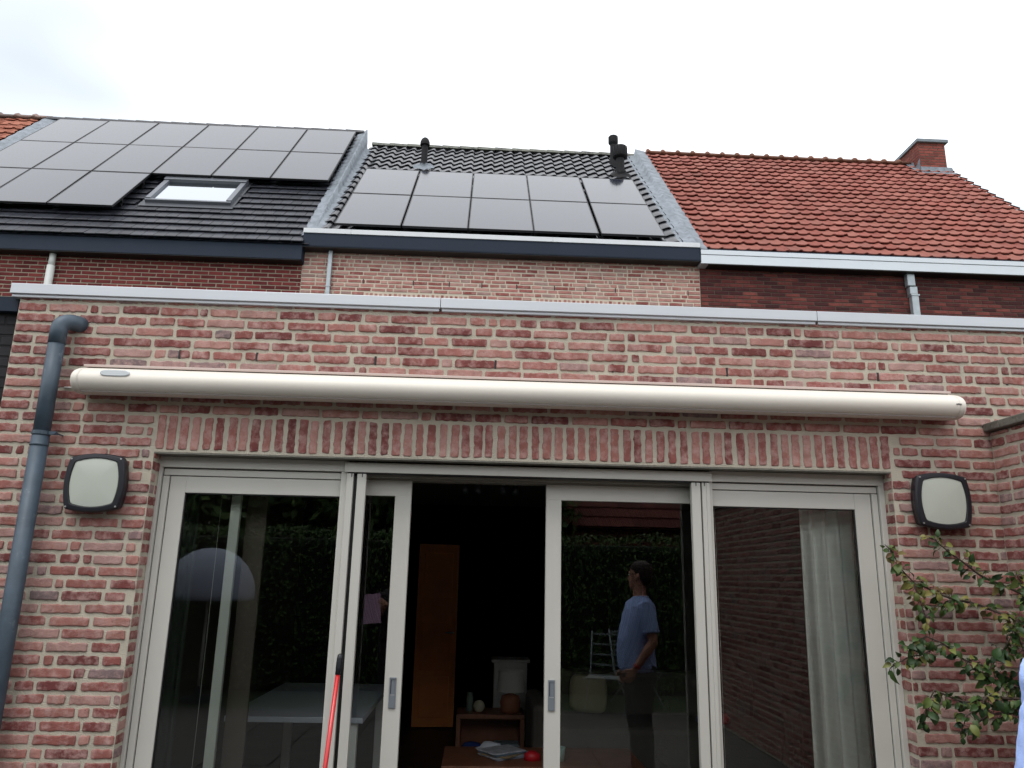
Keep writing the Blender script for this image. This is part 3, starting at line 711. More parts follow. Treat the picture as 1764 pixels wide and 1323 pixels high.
m = MB(); rb(m, x0-.06, x1+.06, s0-.15, s0+.005, .028, .034); rb(m, x0-.055, x0+.002, s0, s1+.1, .02, .034); rb(m, x1-.002, x1+.055, s0, s1+.1, .02, .034); rb(m, x0-.06, x1+.06, s1, s1+.14, .02, .04); m.build('apron_flashing', mat('dark_apron', (.055, .06, .07), .45, .2), rw)
boxes('gutter', M['anthracite'], lh, (-9.3, -2.716, 6.35, 6.80, 6.115, 6.385), bevel=.003)
boxes('soffit', M['gasket'], lh, (-9.3, -2.73, 6.36, 6.80, 6.105, 6.1145), bevel=0)
m = MB(); m.tube([(-6.33, 6.47, 3.1), (-6.33, 6.47, 5.92)], .054, 16); m.tube([(-6.33, 6.47, 5.90), (-6.33, 6.47, 6.11)], .044, 16); m.build('downspout', M['pipe_pale'], lh, smooth=True)
m = MB(); m.tube([(-5.95, 6.48, 5.2), (-5.95, 6.48, 5.40)], .05, 12); m.tube([(-5.95, 6.48, 5.38), (-5.95, 6.48, 5.41), (-5.95, 6.48, 5.44)], [.06, .065, .03], 12); m.build('vent_pipe', M['black'], lh, smooth=True)

# --- right house
rh = empty('row_house', (0, 0, 0), 'right end house with red clay tile roof, brick chimney and dark brown brick', 'house')
mb = facade(rh, 3.243, 9.85, 6.45, None, None, wild=False, L0=.21, pitch=.062, bh=.053, joint=.008, seed=19, anchor=5.72)
mb.box(9.55, 9.85, 7.101, 14.3, 0, 6.4, 0, 1)
mb.add([(9.85, 6.55, 6.3), (9.85, 14.3, 6.3), (9.85, 10.55, 10.5)], [(0, 1, 2)], 0, 1)
mb.build('wall', [M['brick_dark'], M['mortar_dark']], rh)
def pan_prof(u): # flat pan with a rounded roll along its right side
    return .004*(1-sin(pi*u/.7)) if u < .66 else .024*sin(pi*(u-.66)/.34)
mb = MB(); tiles(mb, FR, 3.22, 9.88, .13, 5.80, .205, .268, pan_prof, .042, nseg=8, jit=.008, seed=14)
mb.add([FR(3.2, .1, -.03), FR(9.85, .1, -.03), FR(9.85, 5.84, -.03), FR(3.2, 5.84, -.03)], [(0, 1, 2, 3)], .5)
b = FR(0, 5.84, 0)
mb.add([(3.2, b.y, b.z-.02), (9.88, b.y, b.z-.02), (9.88, b.y+4.2, b.z-4.2), (3.2, b.y+4.2, b.z-4.2)], [(0, 1, 2, 3)], .5)
rrf = mb.build('roof', M['tile_red'], rh, smooth=True); rrf.modifiers.new('e', 'EDGE_SPLIT').split_angle = radians(35)
m = MB(); x = 3.38
while x < 9.15:
    rg = []
    for xx, kk in ((x, 1.28), (x+.035, 1.34), (x+.07, 1.1), (x+.075, 1.0), (x+.335, .96)):
        rg.append([(xx, b.y+.12*kk*cos(t), b.z-.035+.10*kk*sin(t)) for t in [pi*q/10 for q in range(11)]])
    m.rings([list(reversed(q)) for q in rg], R.random()); x += .325
m.build('ridge_tiles', ramp_mat('mossy_ridge', [(0, (.13, .055, .035)), (1, (.2, .09, .06))], patch=(.10, .085, .05), ppos=.48, bump=.3), rrf, smooth=True)
# chimney
cx0, cx1, cy0, cy1, cz = 9.20, 9.78, 10.17, 11.14, 10.93
mb = MB()
courses(mb, PF(cy0), cx0, cx1, 10.0, cz, 10.05, hi=False, wild=False, L0=.20, pitch=.066, bh=.056, joint=.009, seed=5, proud=.004)
courses(mb, lambda u, v, w_: (cx0-w_, cy1-u, v), 0, cy1-cy0, 10.0, cz, 10.05, hi=False, wild=False, L0=.20, pitch=.066, bh=.056, joint=.009, seed=6, proud=.004)
mb.box(cx0, cx1, cy0, cy1, 9.8, cz, 0, 1)
ch = mb.build('chimney', [ramp_mat('chimney_brick', [(0, (.14, .035, .028)), (1, (.23, .06, .045))], patch=(.12, .05, .04), bump=.3), M['mortar_dark']], rrf)
boxes('chimney_cap', mat('grey_concrete_cap', (.16, .19, .21), .8, var=.15), ch, (cx0-.05, cx1+.06, cy0-.06, cy1+.05, cz+.002, cz+.075), bevel=.008)
m = MB()
def zroof(y): return yz(FR, 0, y).z
m.add([(cx0-.02, cy0-.03, zroof(cy0-.03)+.03), (cx1+.12, cy0-.03, zroof(cy0-.03)+.05), (cx1+.10, cy0-.012, zroof(cy0)+.14), (cx0, cy0-.012, zroof(cy0)+.14)], [(0, 1, 2, 3)])
m.add([(cx0-.06, cy0-.14, zroof(cy0-.14)+.055), (cx1+.16, cy0-.14, zroof(cy0-.14)+.055), (cx1+.12, cy0-.03, zroof(cy0-.03)+.055), (cx0-.02, cy0-.03, zroof(cy0-.03)+.045)], [(0, 1, 2, 3)])
xs = cx0-.014
m.add([(xs, cy0-.02, zroof(cy0)+.02), (xs, cy0-.02, zroof(cy0)+.33), (xs, cy0+.09, zroof(cy0)+.24), (xs, cy0+.17, zroof(cy0)+.22), (xs, cy0+.22, zroof(cy0)+.36), (xs, cy0+.30, zroof(cy0)+.40), (xs, cy0+.34, zroof(cy0)+.42), (xs, cy0+.38, zroof(cy0)+.36)], [(0, 7, 6, 5, 4, 3, 2, 1)])
m.add([(xs, cy0-.03, zroof(cy0-.03)+.06), (xs, cy0+.38, zroof(cy0+.38)+.06), (xs-.12, cy0+.36, zroof(cy0+.36)+.055), (xs-.13, cy0-.10, zroof(cy0-.1)+.055)], [(0, 1, 2, 3)])
m.build('chimney_flashing', M['lead'], ch)
boxes('gutter', M['zinc_white'], rh, (3.215, 9.95, 6.34, 6.80, 6.285, 6.425), (3.215, 9.95, 6.333, 6.44, 6.430, 6.505), bevel=.004)
boxes('gutter_lip', M['anthracite'], rh, (3.215, 9.95, 6.345, 6.50, 6.506, 6.524), bevel=.002)
boxes('soffit', M['gasket'], rh, (3.33, 9.85, 6.36, 6.80, 6.276, 6.2845), bevel=0)
m = MB(); m.box(6.45, 6.56, 6.44, 6.53, 3.1, 5.95); m.box(6.43, 6.55, 6.435, 6.535, 5.95, 6.08); m.box(6.40, 6.52, 6.42, 6.52, 6.08, 6.28); m.build('downspout', M['pipe_galv'], rh, bevel=.012)
m = MB(); m.box(6.44, 6.57, 6.43, 6.55, 5.93, 5.955); m.build('downspout_clip', M['pipe_galv'], rh)

# --- far left house with orange tiles
fh = empty('row_house', (0, 0, 0), 'far left house whose mossy orange clay roof shows at the picture edge', 'house')
mb = facade(fh, -15.5, -9.252, 6.3, None, None, wild=False, L0=.21, pitch=.064, bh=.053, joint=.01, seed=29, anchor=5.7)
mb.build('wall', [M['brick_red'], M['mortar_red']], fh)
FF = roof_frame((0, 6.45, 6.52), 47)
mb = MB(); tiles(mb, FF, -15.4, -9.27, .05, 5.62, .24, .30, pan_prof, .032, nseg=8, jit=.012, seed=41)
mb.add([FF(-15.4, 0, -.03), FF(-9.2, 0, -.03), FF(-9.2, 5.68, -.03), FF(-15.4, 5.68, -.03)], [(0, 1, 2, 3)], .5)
b = FF(0, 5.68, 0)
mb.add([(-15.4, b.y, b.z-.02), (-9.2, b.y, b.z-.02), (-9.2, b.y+4.2, b.z-4.2), (-15.4, b.y+4.2, b.z-4.2)], [(0, 1, 2, 3)], .5)
frf = mb.build('roof', M['tile_orange'], fh, smooth=True); frf.modifiers.new('e', 'EDGE_SPLIT').split_angle = radians(35)
m = MB(); x = -15.2
while x < -9.4:
    rg = []
    for xx, kk in ((x, 1.2), (x+.05, 1.3), (x+.09, 1.0), (x+.37, .96)):
        rg.append([(xx, b.y+.12*kk*cos(t), b.z-.03+.10*kk*sin(t)) for t in [pi*q/10 for q in range(11)]])
    m.rings([list(reversed(q)) for q in rg], R.random()); x += .36
m.build('ridge_tiles', ramp_mat('lichen_ridge', [(0, (.16, .12, .11)), (1, (.30, .20, .17))], patch=(.12, .13, .13), ppos=.48, bump=.3), frf, smooth=True)
def far_row(s, i):
    y = 6.45+s*.68; a = yz(FL, 0, y).z; w_ = .012*sin(s*19)
    return [(-9.22+w_, y, a+.085), (-9.18+w_, y, a+.10), (-9.13, y, a+.10), (-9.07, y, a+.085), (-9.0-w_, y, a+.065), (-8.88-w_*.5, y, a+.045)]
strip('lead_flashing', M['lead'], fh, far_row, 0, 5.68, 90)
boxes('gutter', M['anthracite'], fh, (-15.5, -9.31, 6.35, 6.80, 6.13, 6.40), bevel=.003)

# ================================================================ SOLAR PANELS
def make_panel(w_, l_):
    t = empty('solar_panel', (0, 0, 0))
    m = MB(); m.box(0, w_, 0, .014, .0, .035); m.box(0, w_, l_-.014, l_, 0, .035); m.box(0, .014, .014, l_-.014, 0, .035); m.box(w_-.014, w_, .014, l_-.014, 0, .035)
    m.build('frame', M['panel_frame'], t, bevel=.0015)
    m = MB(); m.box(.012, w_-.012, .012, l_-.012, .005, .0325); m.build('glass', M['panel'], t)
    for yy in (l_*.22, l_*.78):
        m = MB(); m.box(-.012, w_+.012, yy-.02, yy+.02, -.05, -.002); m.box(w_-.06, w_-.02, yy-.03, yy+.03, -.11, -.051); m.build('rail', M['black'], t)
    return t
def place_panel(proto, used, F, x, s, h, label, group):
    if not used: o = proto
    else:
        o = proto.copy(); C.objects.link(o)
        for c in proto.children: d = c.copy(); C.objects.link(d); d.parent = o
    o.rotation_mode = 'XYZ'; p = F(x, s, h); q = F(x, s+1, h); a = math.atan2((q-p).z, (q-p).y)
    o.location = p; o.rotation_euler = (a+R.uniform(-.002, .002), R.uniform(-.0015, .0015), 0)
    tag(o, label, 'solar panel', group)
pA = make_panel(.975, 1.625); used = False
cn = ['leftmost', 'second from left', 'middle', 'fourth from left', 'rightmost']
for r_ in range(2):
    for c_ in range(5):
        gx = [-2.275, -1.275, -.285, .70, 1.715][c_]
        place_panel(pA, used, FM, gx, [-.045, 1.60][r_], .135, 'black solar panel on the wavy tiled middle roof, %s in the %s row' % (cn[c_], ['lower', 'upper'][r_]), 'solar panels on the middle roof'); used = True
pB = make_panel(.975, 1.545); used = False
cn6 = ['first (leftmost)', 'second', 'third', 'fourth', 'fifth', 'sixth (rightmost)']
for r_, s_ in enumerate([.58, 2.15, 3.705]):
    for c_ in range(6):
        if r_ == 0 and c_ > 2: continue
        if r_ == 0 and c_ == 0: pass
        place_panel(pB, used, FL, -8.70+c_*.994+.005, s_, .135, 'dark solar panel on the left slate roof, %s in the %s row' % (cn6[c_], ['bottom', 'centre', 'top'][r_]), 'solar panels on the left roof'); used = True

# ================================================================ RED POLE
rp_ = empty('pole', (-.725, -.06, 0), 'red pole with black grip leaning upright on the left door mullion', 'pole')
m = MB(); m.tube([(-.035, -.10, -.01), (.028, .034-.02, 1.18)], .0118, 14); m.build('shaft', M['red_paint'], rp_, smooth=True)
m = MB(); m.tube([(.0265, .010, 1.15), (.0283, .015, 1.185), (.0305, .0185, 1.228), (.031, .0195, 1.246), (.0315, .020, 1.252)], [.0135, .0155, .0155, .013, .006], 14); m.build('grip', M['lamp_black'], rp_, smooth=True)

# ================================================================ INSIDE THE ROOM
def single(name, mat_, fn, label, cat, loc=(0, 0, 0), smooth=False, bevel=0, group=None):
    m = MB(); fn(m); o = m.build(name, mat_, None, smooth=smooth, bevel=bevel); o.location = loc; return tag(o, label, cat, group)
def curtain(m, x0, x1, z0, z1, folds, amp, th=.004, spread=0.):
    n = folds*10; rows = 14; F_, B_ = [], []
    vs = []
    for r_ in range(rows+1):
        f = r_/rows; z = z1-(z1-z0)*f
        for i in range(n+1):
            u = i/n; wv = sin(u*folds*2*pi+.6*sin(u*7)+.25*sin(f*3+u*5))
            X = x0+(x1-x0)*u; X += spread*(u-.5)*f
            vs.append((X, amp*(.55+.5*f)*wv+amp*.25*sin(u*31+f*2), z))
    k = n+1; N_ = len(vs); vs += [(a, b+th, c) for a, b, c in vs]; fs = []
    for r_ in range(rows):
        for i in range(n):
            a = r_*k+i; fs.append((a, a+1, a+k+1, a+k)); fs.append((N_+a, N_+a+k, N_+a+k+1, N_+a+1))
    for i in range(n):
        a = i; fs.append((a, N_+a, N_+a+1, a+1)); a = rows*k+i; fs.append((a, a+1, N_+a+1, N_+a))
    m.add(vs, fs)
single('curtain', M['curtain'], lambda m: curtain(m, 0, .385, .04, 2.2, 5, .035, spread=.02), 'pale green white curtain hanging in folds behind the right window pane', 'curtain', (1.93, .32, 0), smooth=True)
single('curtain', mat('grey_green_curtain', (.10, .125, .11), .9, bump=.2), lambda m: curtain(m, 0, .12, .04, 2.2, 2, .02), 'narrow dark green curtain gathered behind the far left of the left pane', 'curtain', (-1.79, .45, 0), smooth=True)
ps = empty('post', (-1.405, .285, 0), 'pale green white upright post standing behind the left window pane', 'post')
boxes('upright', M['post'], ps, (-.028, .028, -.015, .015, 0, 2.26), bevel=.004)
boxes('side_panel', mat('brown_grey_panel', (.13, .105, .085), .8, var=.1), ps, (.032, .15, .10, .125, 0, 2.26), bevel=.002)
single('blind_cord', M['cable'], lambda m: m.tube([(0, 0, 2.2), (.003, 0, 1.2), (0, 0, .1)], .0016, 6), 'thin white blind cord hanging behind the left window pane', 'cord', (-1.538, .42, 0), group='blind cords')
single('blind_cord', M['cable'], lambda m: m.tube([(0, 0, 2.2), (.003, 0, 1.2), (0, 0, .1)], .0016, 6), 'thin white blind cord hanging behind the right window pane', 'cord', (1.405, .30, 0), group='blind cords')
single('window_post', mat('greenish_frame_side', (.30, .36, .30), .5), lambda m: m.box(0, .028, 0, .05, 0, 2.26), 'narrow greenish upright just inside the left edge of the right pane', 'post', (1.325, .26, 0), bevel=.002)
# dining table
dt = empty('dining_table', (-1.0, 1.95, 0), 'white rectangular table seen through the left panes', 'table')
boxes('tabletop', mat('white_table_top', (.42, .46, .52), .3), dt, (-.60, .29, -.82, .82, .715, .75), bevel=.004)
for sx in (-.53, .22):
    for sy in (-.75, .75): boxes('leg', M['white'], dt, (sx-.03, sx+.03, sy-.03, sy+.03, 0, .713), bevel=.003)
def ring(r_, z, n=32): return [(r_*cos(2*pi*k/n), r_*sin(2*pi*k/n), z) for k in range(n)]
# orange door in the back
od = empty('room_door', (-.68, 5.0, 0), 'orange brown wooden door standing ajar at the back of the room', 'door')
od.rotation_euler.z = radians(5)
m = MB(); m.box(0, .47, 0, .04, .02, 2.02)
for z0, z1 in ((.12, .55), (.62, 1.05), (1.12, 1.42), (1.48, 1.92)):
    m.box(.07, .40, -.006, .0, z0, z1)
m.build('door_leaf', M['orange_door'], od, bevel=.004)
m = MB(); m.tube([(.43, -.005, 1.03), (.43, -.05, 1.03), (.34, -.055, 1.03)], .009, 8); m.build('door_handle', M['screw'], od, smooth=True)
# low wooden cabinet with things on and in it
lt = empty('side_table', (.17, 3.5, 0), 'low open fronted reddish wooden side table in the doorway', 'side table')
boxes('tabletop', M['wood'], lt, (-.32, .32, -.02, .40, .365, .405), bevel=.004)
for x in (-.30, .30): boxes('side_panel', M['wood'], lt, (x-.02, x+.02, -.018, .38, .0, .363), bevel=.003)
boxes('bottom_shelf', M['wood'], lt, (-.279, .279, -.01, .38, .02, .05), bevel=.003); boxes('back_panel', M['wood'], lt, (-.279, .279, .35, .37, .052, .363), bevel=.002)
tl = empty('table_lamp', (.36, 3.62, .405), 'terracotta table lamp with white drum shade on the side table', 'table lamp')
m = MB(); m.rings([ring(r_, z, 24) for r_, z in ((.075, 0), (.09, .01), (.10, .09), (.085, .15), (.03, .17), (.015, .20))]); m.build('base', M['terracotta'], tl, smooth=True)
m = MB(); m.rings([ring(r_, z, 32) for r_, z in ((.125, .19), (.118, .38), (.114, .38), (.121, .19))], cap=False); m.f += [(j, (j+1) % 32, 96+(j+1) % 32, 96+j) for j in range(32)]; m.r += [0]*32; m.m += [0]*32; m.build('lamp_shade', M['shade'], tl, smooth=True)
single('glass_ball', mat('pale_gold_glass', (.45, .42, .30), .2), lambda m: m.rings([ring(.055*sin(max(.15, t)), .055-.055*cos(t), 20) for t in [i/10*pi*.97 for i in range(11)]]), 'small round pale glass ball on the left of the side table', 'ornament', (.06, 3.60, .405), smooth=True)
single('vase', mat('dull_green_glass', (.15, .2, .17), .2), lambda m: m.rings([ring(r_, z, 18) for r_, z in ((.028, 0), (.034, .03), (.034, .12), (.024, .15), (.030, .17))]), 'small dull green glass jar at the left end of the side table', 'vase', (-.03, 3.66, .405), smooth=True)
single('folded_towel', M['grey_cloth'], lambda m: [m.box(-.12, .12, -.10, .10, z, z+.045) for z in (0, .048)], 'grey blue towels folded in a pile inside the side table', 'towel', (.33, 3.62, .05), bevel=.018)
single('cloth', M['blue_cloth'], lambda m: m.loft([((0, 0, 0), (.13, 0, 0), (0, .1, 0)), ((.01, 0, .05), (.12, 0, 0), (0, .1, 0)), ((.0, 0, .09), (.07, 0, 0), (0, .06, 0)), ((0, 0, .10), (.02, 0, 0), (0, .02, 0))], 18), 'crumpled blue cloth inside the side table at left', 'cloth', (.0, 3.58, .05), smooth=True)
# white stool-like cabinet behind
wc = empty('small_cabinet', (.38, 4.15, 0), 'small white cabinet with moulded top behind the table lamp', 'cabinet')
boxes('body', M['white'], wc, (-.17, .17, 0, .3, .05, .80), bevel=.004); boxes('top', M['white'], wc, (-.20, .20, -.03, .33, .803, .83), bevel=.006)
# coffee table with magazines
ct = empty('coffee_table', (.35, 1.7, 0), 'reddish wooden coffee table with magazines just inside the open doorway', 'coffee table')
boxes('tabletop', M['wood'], ct, (-.55, .85, -.30, .34, .375, .41), bevel=.004)
for sx in (-.50, .80):
    for sy in (-.25, .29): boxes('leg', M['wood'], ct, (sx-.03, sx+.03, sy-.03, sy+.03, 0, .373), bevel=.003)
cols = [(.30, .34, .42), (.50, .52, .56), (.42, .30, .16), (.14, .22, .30), (.55, .56, .60)]
for i in range(5):
    mm = mat('magazine_cover', cols[i], .3, var=.35, vscale=22)
    lb_ = ['bottom magazine of the pile on the coffee table, steel blue', 'pale grey magazine second from the bottom of the pile', 'tan magazine in the middle of the pile', 'dark teal magazine second from the top of the pile', 'top magazine of the pile with pale glossy cover'][i]
    o = single('magazine', mm, lambda m: m.box(-.11, .11, -.14, .14, 0, .008), lb_, 'magazine', (.22+R.uniform(-.03, .03), 1.72, .411+i*.0095), bevel=.001, group='magazines on the coffee table'); o.rotation_euler.z = R.uniform(-1.2, -.6)
single('toy', M['redthing'], lambda m: m.loft([((0, 0, 0), (.06, 0, 0), (0, .05, 0)), ((0, 0, .04), (.055, 0, 0), (0, .045, 0)), ((0, 0, .06), (.02, 0, 0), (0, .02, 0))], 16), 'small round red object on the coffee table beside the magazines', 'toy', (.43, 1.62, .41), smooth=True)
single('cup', mat('pale_green_cup', (.35, .5, .45), .4), lambda m: m.rings([ring(r_, z, 18) for r_, z in ((.035, 0), (.045, .09), (.041, .09), (.033, .01))]), 'pale green cup on the coffee table behind the right sliding door', 'cup', (.62, 1.60, .41), smooth=True)
single('white_cloth', M['white_cloth'], lambda m: m.loft([((0, 0, 0), (.10, 0, 0), (0, .06, 0)), ((.02, .0, .02), (.08, .01, .01), (0, .05, 0)), ((.0, .0, .045), (.03, 0, 0), (0, .02, 0))], 14), 'crumpled white cloth lying at the back of the coffee table', 'cloth', (.12, 1.99, .41), smooth=True)
# sofa and cushion
sf = empty('sofa', (1.66, 3.1, 0), 'dark brown grey sofa behind the right sliding door', 'sofa')
boxes('seat', M['sofa'], sf, (-.98, 1.0, -.45, .28, .10, .45), bevel=.05); boxes('backrest', M['sofa'], sf, (-.98, 1.0, .285, .55, .10, .82), bevel=.05)
for x in (-1.16, 1.0): boxes('armrest', M['sofa'], sf, (x+.002, x+.16, -.45, .55, .10, .62), bevel=.05)
m = MB(); rg = []
for d, k in ((-.07, .12), (-.06, .6), (-.035, .92), (0, 1.0), (.035, .92), (.06, .6), (.07, .12)):
    q = []
    for j in range(32):
        a = 2*pi*j/32; e_ = .42; q.append((.175*k**.35*math.copysign(abs(cos(a))**e_, cos(a)), d, .165*k**.35*math.copysign(abs(sin(a))**e_, sin(a))))
    rg.append(q)
m.rings(rg); cu = m.build('cushion', M['cushion'], None, smooth=True); cu.location = (1.06, 3.26, .635); cu.rotation_euler = (radians(-14), radians(4), 0); tag(cu, 'beige square cushion leaning on the sofa backrest', 'cushion')
single('toy', M['blue_cloth'], lambda m: m.box(-.07, .07, -.03, .03, 0, .05), 'small blue block on the sofa behind the right window pane', 'toy', (2.05, 2.95, .452), bevel=.01)
single('toy', M['redthing'], lambda m: m.loft([((0, 0, 0), (.04, 0, 0), (0, .04, 0)), ((0, 0, .05), (.045, 0, 0), (0, .04, 0)), ((0, 0, .08), (.02, 0, 0), (0, .02, 0))], 14), 'small red rounded toy on the sofa behind the right window pane', 'toy', (2.22, 2.93, .452), smooth=True)
# ceiling spot rail
sr = empty('spot_rail', (.12, 3.5, 2.618), 'ceiling rail with spotlights at the top of the dark doorway', 'spotlight rail')
boxes('rail', M['steel_handle'], sr, (-.30, .30, -.02, .02, -.03, 0), bevel=.002)
for x in (-.26, -.14, .12, .24):
    m = MB(); m.tube([(x, 0, -.03), (x, -.01, -.08)], .006, 6); m.tube([(x, .02, -.07), (x, -.03, -.14)], [.025, .035], 14); m.build('spotlight', M['steel_handle'], sr, smooth=True)

# ================================================================ SHRUB at the right
BR = [
[(2.90, -.38, 1.30), (2.914, -0.22, 1.606), (2.79, -0.16, 1.675), (2.695, -0.16, 1.721), (2.607, -0.16, 1.78), (2.548, -0.16, 1.824), (2.461, -0.16, 1.899), (2.425, -0.16, 1.916)] ,
[(2.90, -.38, 1.22), (2.89, -0.24, 1.45), (2.718, -0.14, 1.554), (2.564, -0.14, 1.592), (2.442, -0.14, 1.626), (2.335, -0.14, 1.669), (2.26, -0.14, 1.767), (2.194, -0.14, 1.869)] ,
[(2.319, -0.17, 1.668), (2.336, -0.17, 1.595), (2.369, -0.17, 1.472)] ,
[(2.90, -.38, .95), (2.82, -0.30, 1.14), (2.699, -0.24, 1.219), (2.614, -0.24, 1.271), (2.497, -0.24, 1.299), (2.399, -0.24, 1.368), (2.311, -0.24, 1.401), (2.193, -0.24, 1.342)] ,
[(2.787, -0.25, 1.169), (2.716, -0.25, 1.173), (2.602, -0.25, 1.224), (2.491, -0.25, 1.3)] ,
[(2.411, -0.22, 1.367), (2.282, -0.22, 1.308), (2.142, -0.22, 1.277), (2.114, -0.22, 1.235)] ,
[(2.90, -.38, .85), (2.745, -0.3, 1.118), (2.616, -0.3, 1.129), (2.435, -0.3, 1.105), (2.293, -0.3, 1.151), (2.256, -0.3, 1.083), (2.212, -0.3, 1.003)] ,
[(2.90, -.38, 1.10), (2.738, -0.35, 1.355), (2.71, -0.35, 1.452), (2.675, -0.35, 1.479)] ,
[(2.745, -0.3, 1.118), (2.666, -0.3, 1.062), (2.544, -0.3, 1.034), (2.478, -0.3, 0.98), (2.388, -0.3, 0.96)] ,
[(2.57, -0.3, 1.229), (2.642, -0.3, 1.321), (2.733, -0.3, 1.435), (2.785, -0.3, 1.521)] ,
[(2.544, -0.32, 1.131), (2.428, -0.32, 1.036), (2.39, -0.32, 0.964)] ,
[(2.527, -0.15, 1.598), (2.484, -0.15, 1.553), (2.435, -0.15, 1.566)] ,
[(2.90, -.38, 1.35), (2.853, -0.25, 1.665), (2.826, -0.25, 1.739)] ,
[(2.90, -.38, 1.15), (2.797, -0.4, 1.333), (2.731, -0.4, 1.387), (2.681, -0.4, 1.345)] ]
sb = empty('shrub', (2.9, -.38, 0), 'leafy trained fruit shrub with green and bronze leaves against the right wall', 'shrub')
off = Vector((2.9, -.38, 0))
m = MB(); lf = MB()
RL = random.Random(99)
def leaf(mb, p, d, nrm, ln, wd, rr, curl=.25):
    d = d.normalized(); s_ = d.cross(nrm).normalized(); n_ = s_.cross(d)
    c = [(0, 0, 0), (.28, .42, .05), (.60, .48, .03), (.85, .26, -.06), (1.0, 0, -.16)]
    vs = []
    for t, w_, h in c: vs.append(p+d*ln*t+n_*(ln*(h-curl*t*t)))
    for t, w_, h in c[1:4]: vs.append(p+d*ln*t+s_*wd*w_+n_*(ln*(h+.10-curl*t*t)))
    for t, w_, h in c[1:4]: vs.append(p+d*ln*t-s_*wd*w_+n_*(ln*(h+.10-curl*t*t)))
    mb.add(vs, [(0, 5, 1), (1, 5, 6, 2), (2, 6, 7, 3), (3, 7, 4), (0, 1, 8), (1, 2, 9, 8), (2, 3, 10, 9), (3, 4, 10)], rr)
for bi, b in enumerate(BR):
    pts = [Vector(p)-off for p in b]
    # refine with a wobble
    q = []
    for i in range(len(pts)-1):
        for k in range(4):
            f = k/4; p = pts[i].lerp(pts[i+1], f); q.append(p+Vector((noise.noise(p*9), noise.noise(p*9+Vector((5, 0, 0))), noise.noise(p*9+Vector((0, 5, 0)))))*.012)
    q.append(pts[-1]); n = len(q)
    m.tube(q, [.0085*(1-i/n*.75)*(1 if len(b) > 4 else .6) for i in range(n)], 7)
    tot = sum((q[i+1]-q[i]).length for i in range(n-1)); cum = 0
    for i in range(n-1):
        seg = q[i+1]-q[i]; cum += seg.length; f = cum/tot
        if len(b) >= 6 and f < .28: dens = 22
        else: dens = 160
        cnt = seg.length*dens; cnt = int(cnt)+(RL.random() < cnt % 1)
        cl = .4+.6*max(0, noise.noise(q[i]*14)*2+.5)
        if RL.random() > cl+.1: cnt = cnt//4
        for _ in range(cnt):
            p = q[i]+seg*RL.random(); side = Vector((RL.gauss(0, 1), RL.gauss(0, .8)-.3, RL.gauss(0, 1)-.25)).normalized()
            pet = p+side*RL.uniform(.008, .035)
            m.tube([p, pet], .0012, 4, cap=False)
            dd = (side+seg.normalized()*.5+Vector((0, 0, -.45))).normalized()
            nr = Vector((RL.gauss(0, .5), -1+RL.gauss(0, .6), .7+RL.gauss(0, .5)))
            L_ = RL.uniform(.024, .052)*(1.25 if RL.random() < .2 else 1)
            c_ = RL.random(); 
            c_ = c_*.88
            if bi in (1, 2, 11): c_ = min(1, c_*.62+.34)
            elif bi in (0,): c_ = c_*.95
            else: c_ = c_*.86
            leaf(lf, pet, dd, nr, L_, L_*RL.uniform(.55, .8), c_, RL.uniform(.05, .5))
m.tube([(.0, .0, -.05), (.005, .005, .5), (.0, .0, .9), (0, 0, 1.4)], [.022, .019, .016, .010], 9)
m.build('branches', M['bark'], sb, smooth=True); lf.build('leaves', LEAF, sb, smooth=True)

# ================================================================ GARDEN (seen only in the glass)
def leafmass(mb, fn, count, size, seed):
    Rr = random.Random(seed)
    for _ in range(count):
        p, nr = fn(Rr)
        a = Vector((Rr.gauss(0, 1), Rr.gauss(0, 1), Rr.gauss(0, 1))).normalized(); nn = (nr+a*.9).normalized(); t = nn.orthogonal().normalized(); b = nn.cross(t); an = Rr.uniform(0, 6.28); t, b = t*cos(an)+b*sin(an), b*cos(an)-t*sin(an)
        s_ = size*Rr.uniform(.6, 1.3)
        mb.add([p-t*s_, p-b*s_*.5, p+t*s_, p+b*s_*.5], [(0, 1, 2, 3)], Rr.random())
he = empty('hedge', (0, -8.2, 0), 'tall dark green clipped hedge reflected in the door panes', 'hedge')
m = MB()
def hf(Rr):
    x = Rr.uniform(-8, 8); top = 2.30+.12*noise.noise(Vector((x*1.2, 0, 0)))
    if Rr.random() < .25: return Vector((x, Rr.uniform(-.5, .5), top+Rr.uniform(-.05, .06))), Vector((0, 0, 1))
    z = Rr.uniform(.0, top); return Vector((x, .5+.12*noise.noise(Vector((x*2, z*2, 0)))+Rr.uniform(-.1, .05), z)), Vector((0, 1, .3))
leafmass(m, hf, 22000, .034, 3); m.build('foliage', HLEAF, he)
boxes('core', mat('hedge_core', (.008, .015, .006), 1), he, (-8, 8, -.4, .40, -.06, 2.2), bevel=.1)
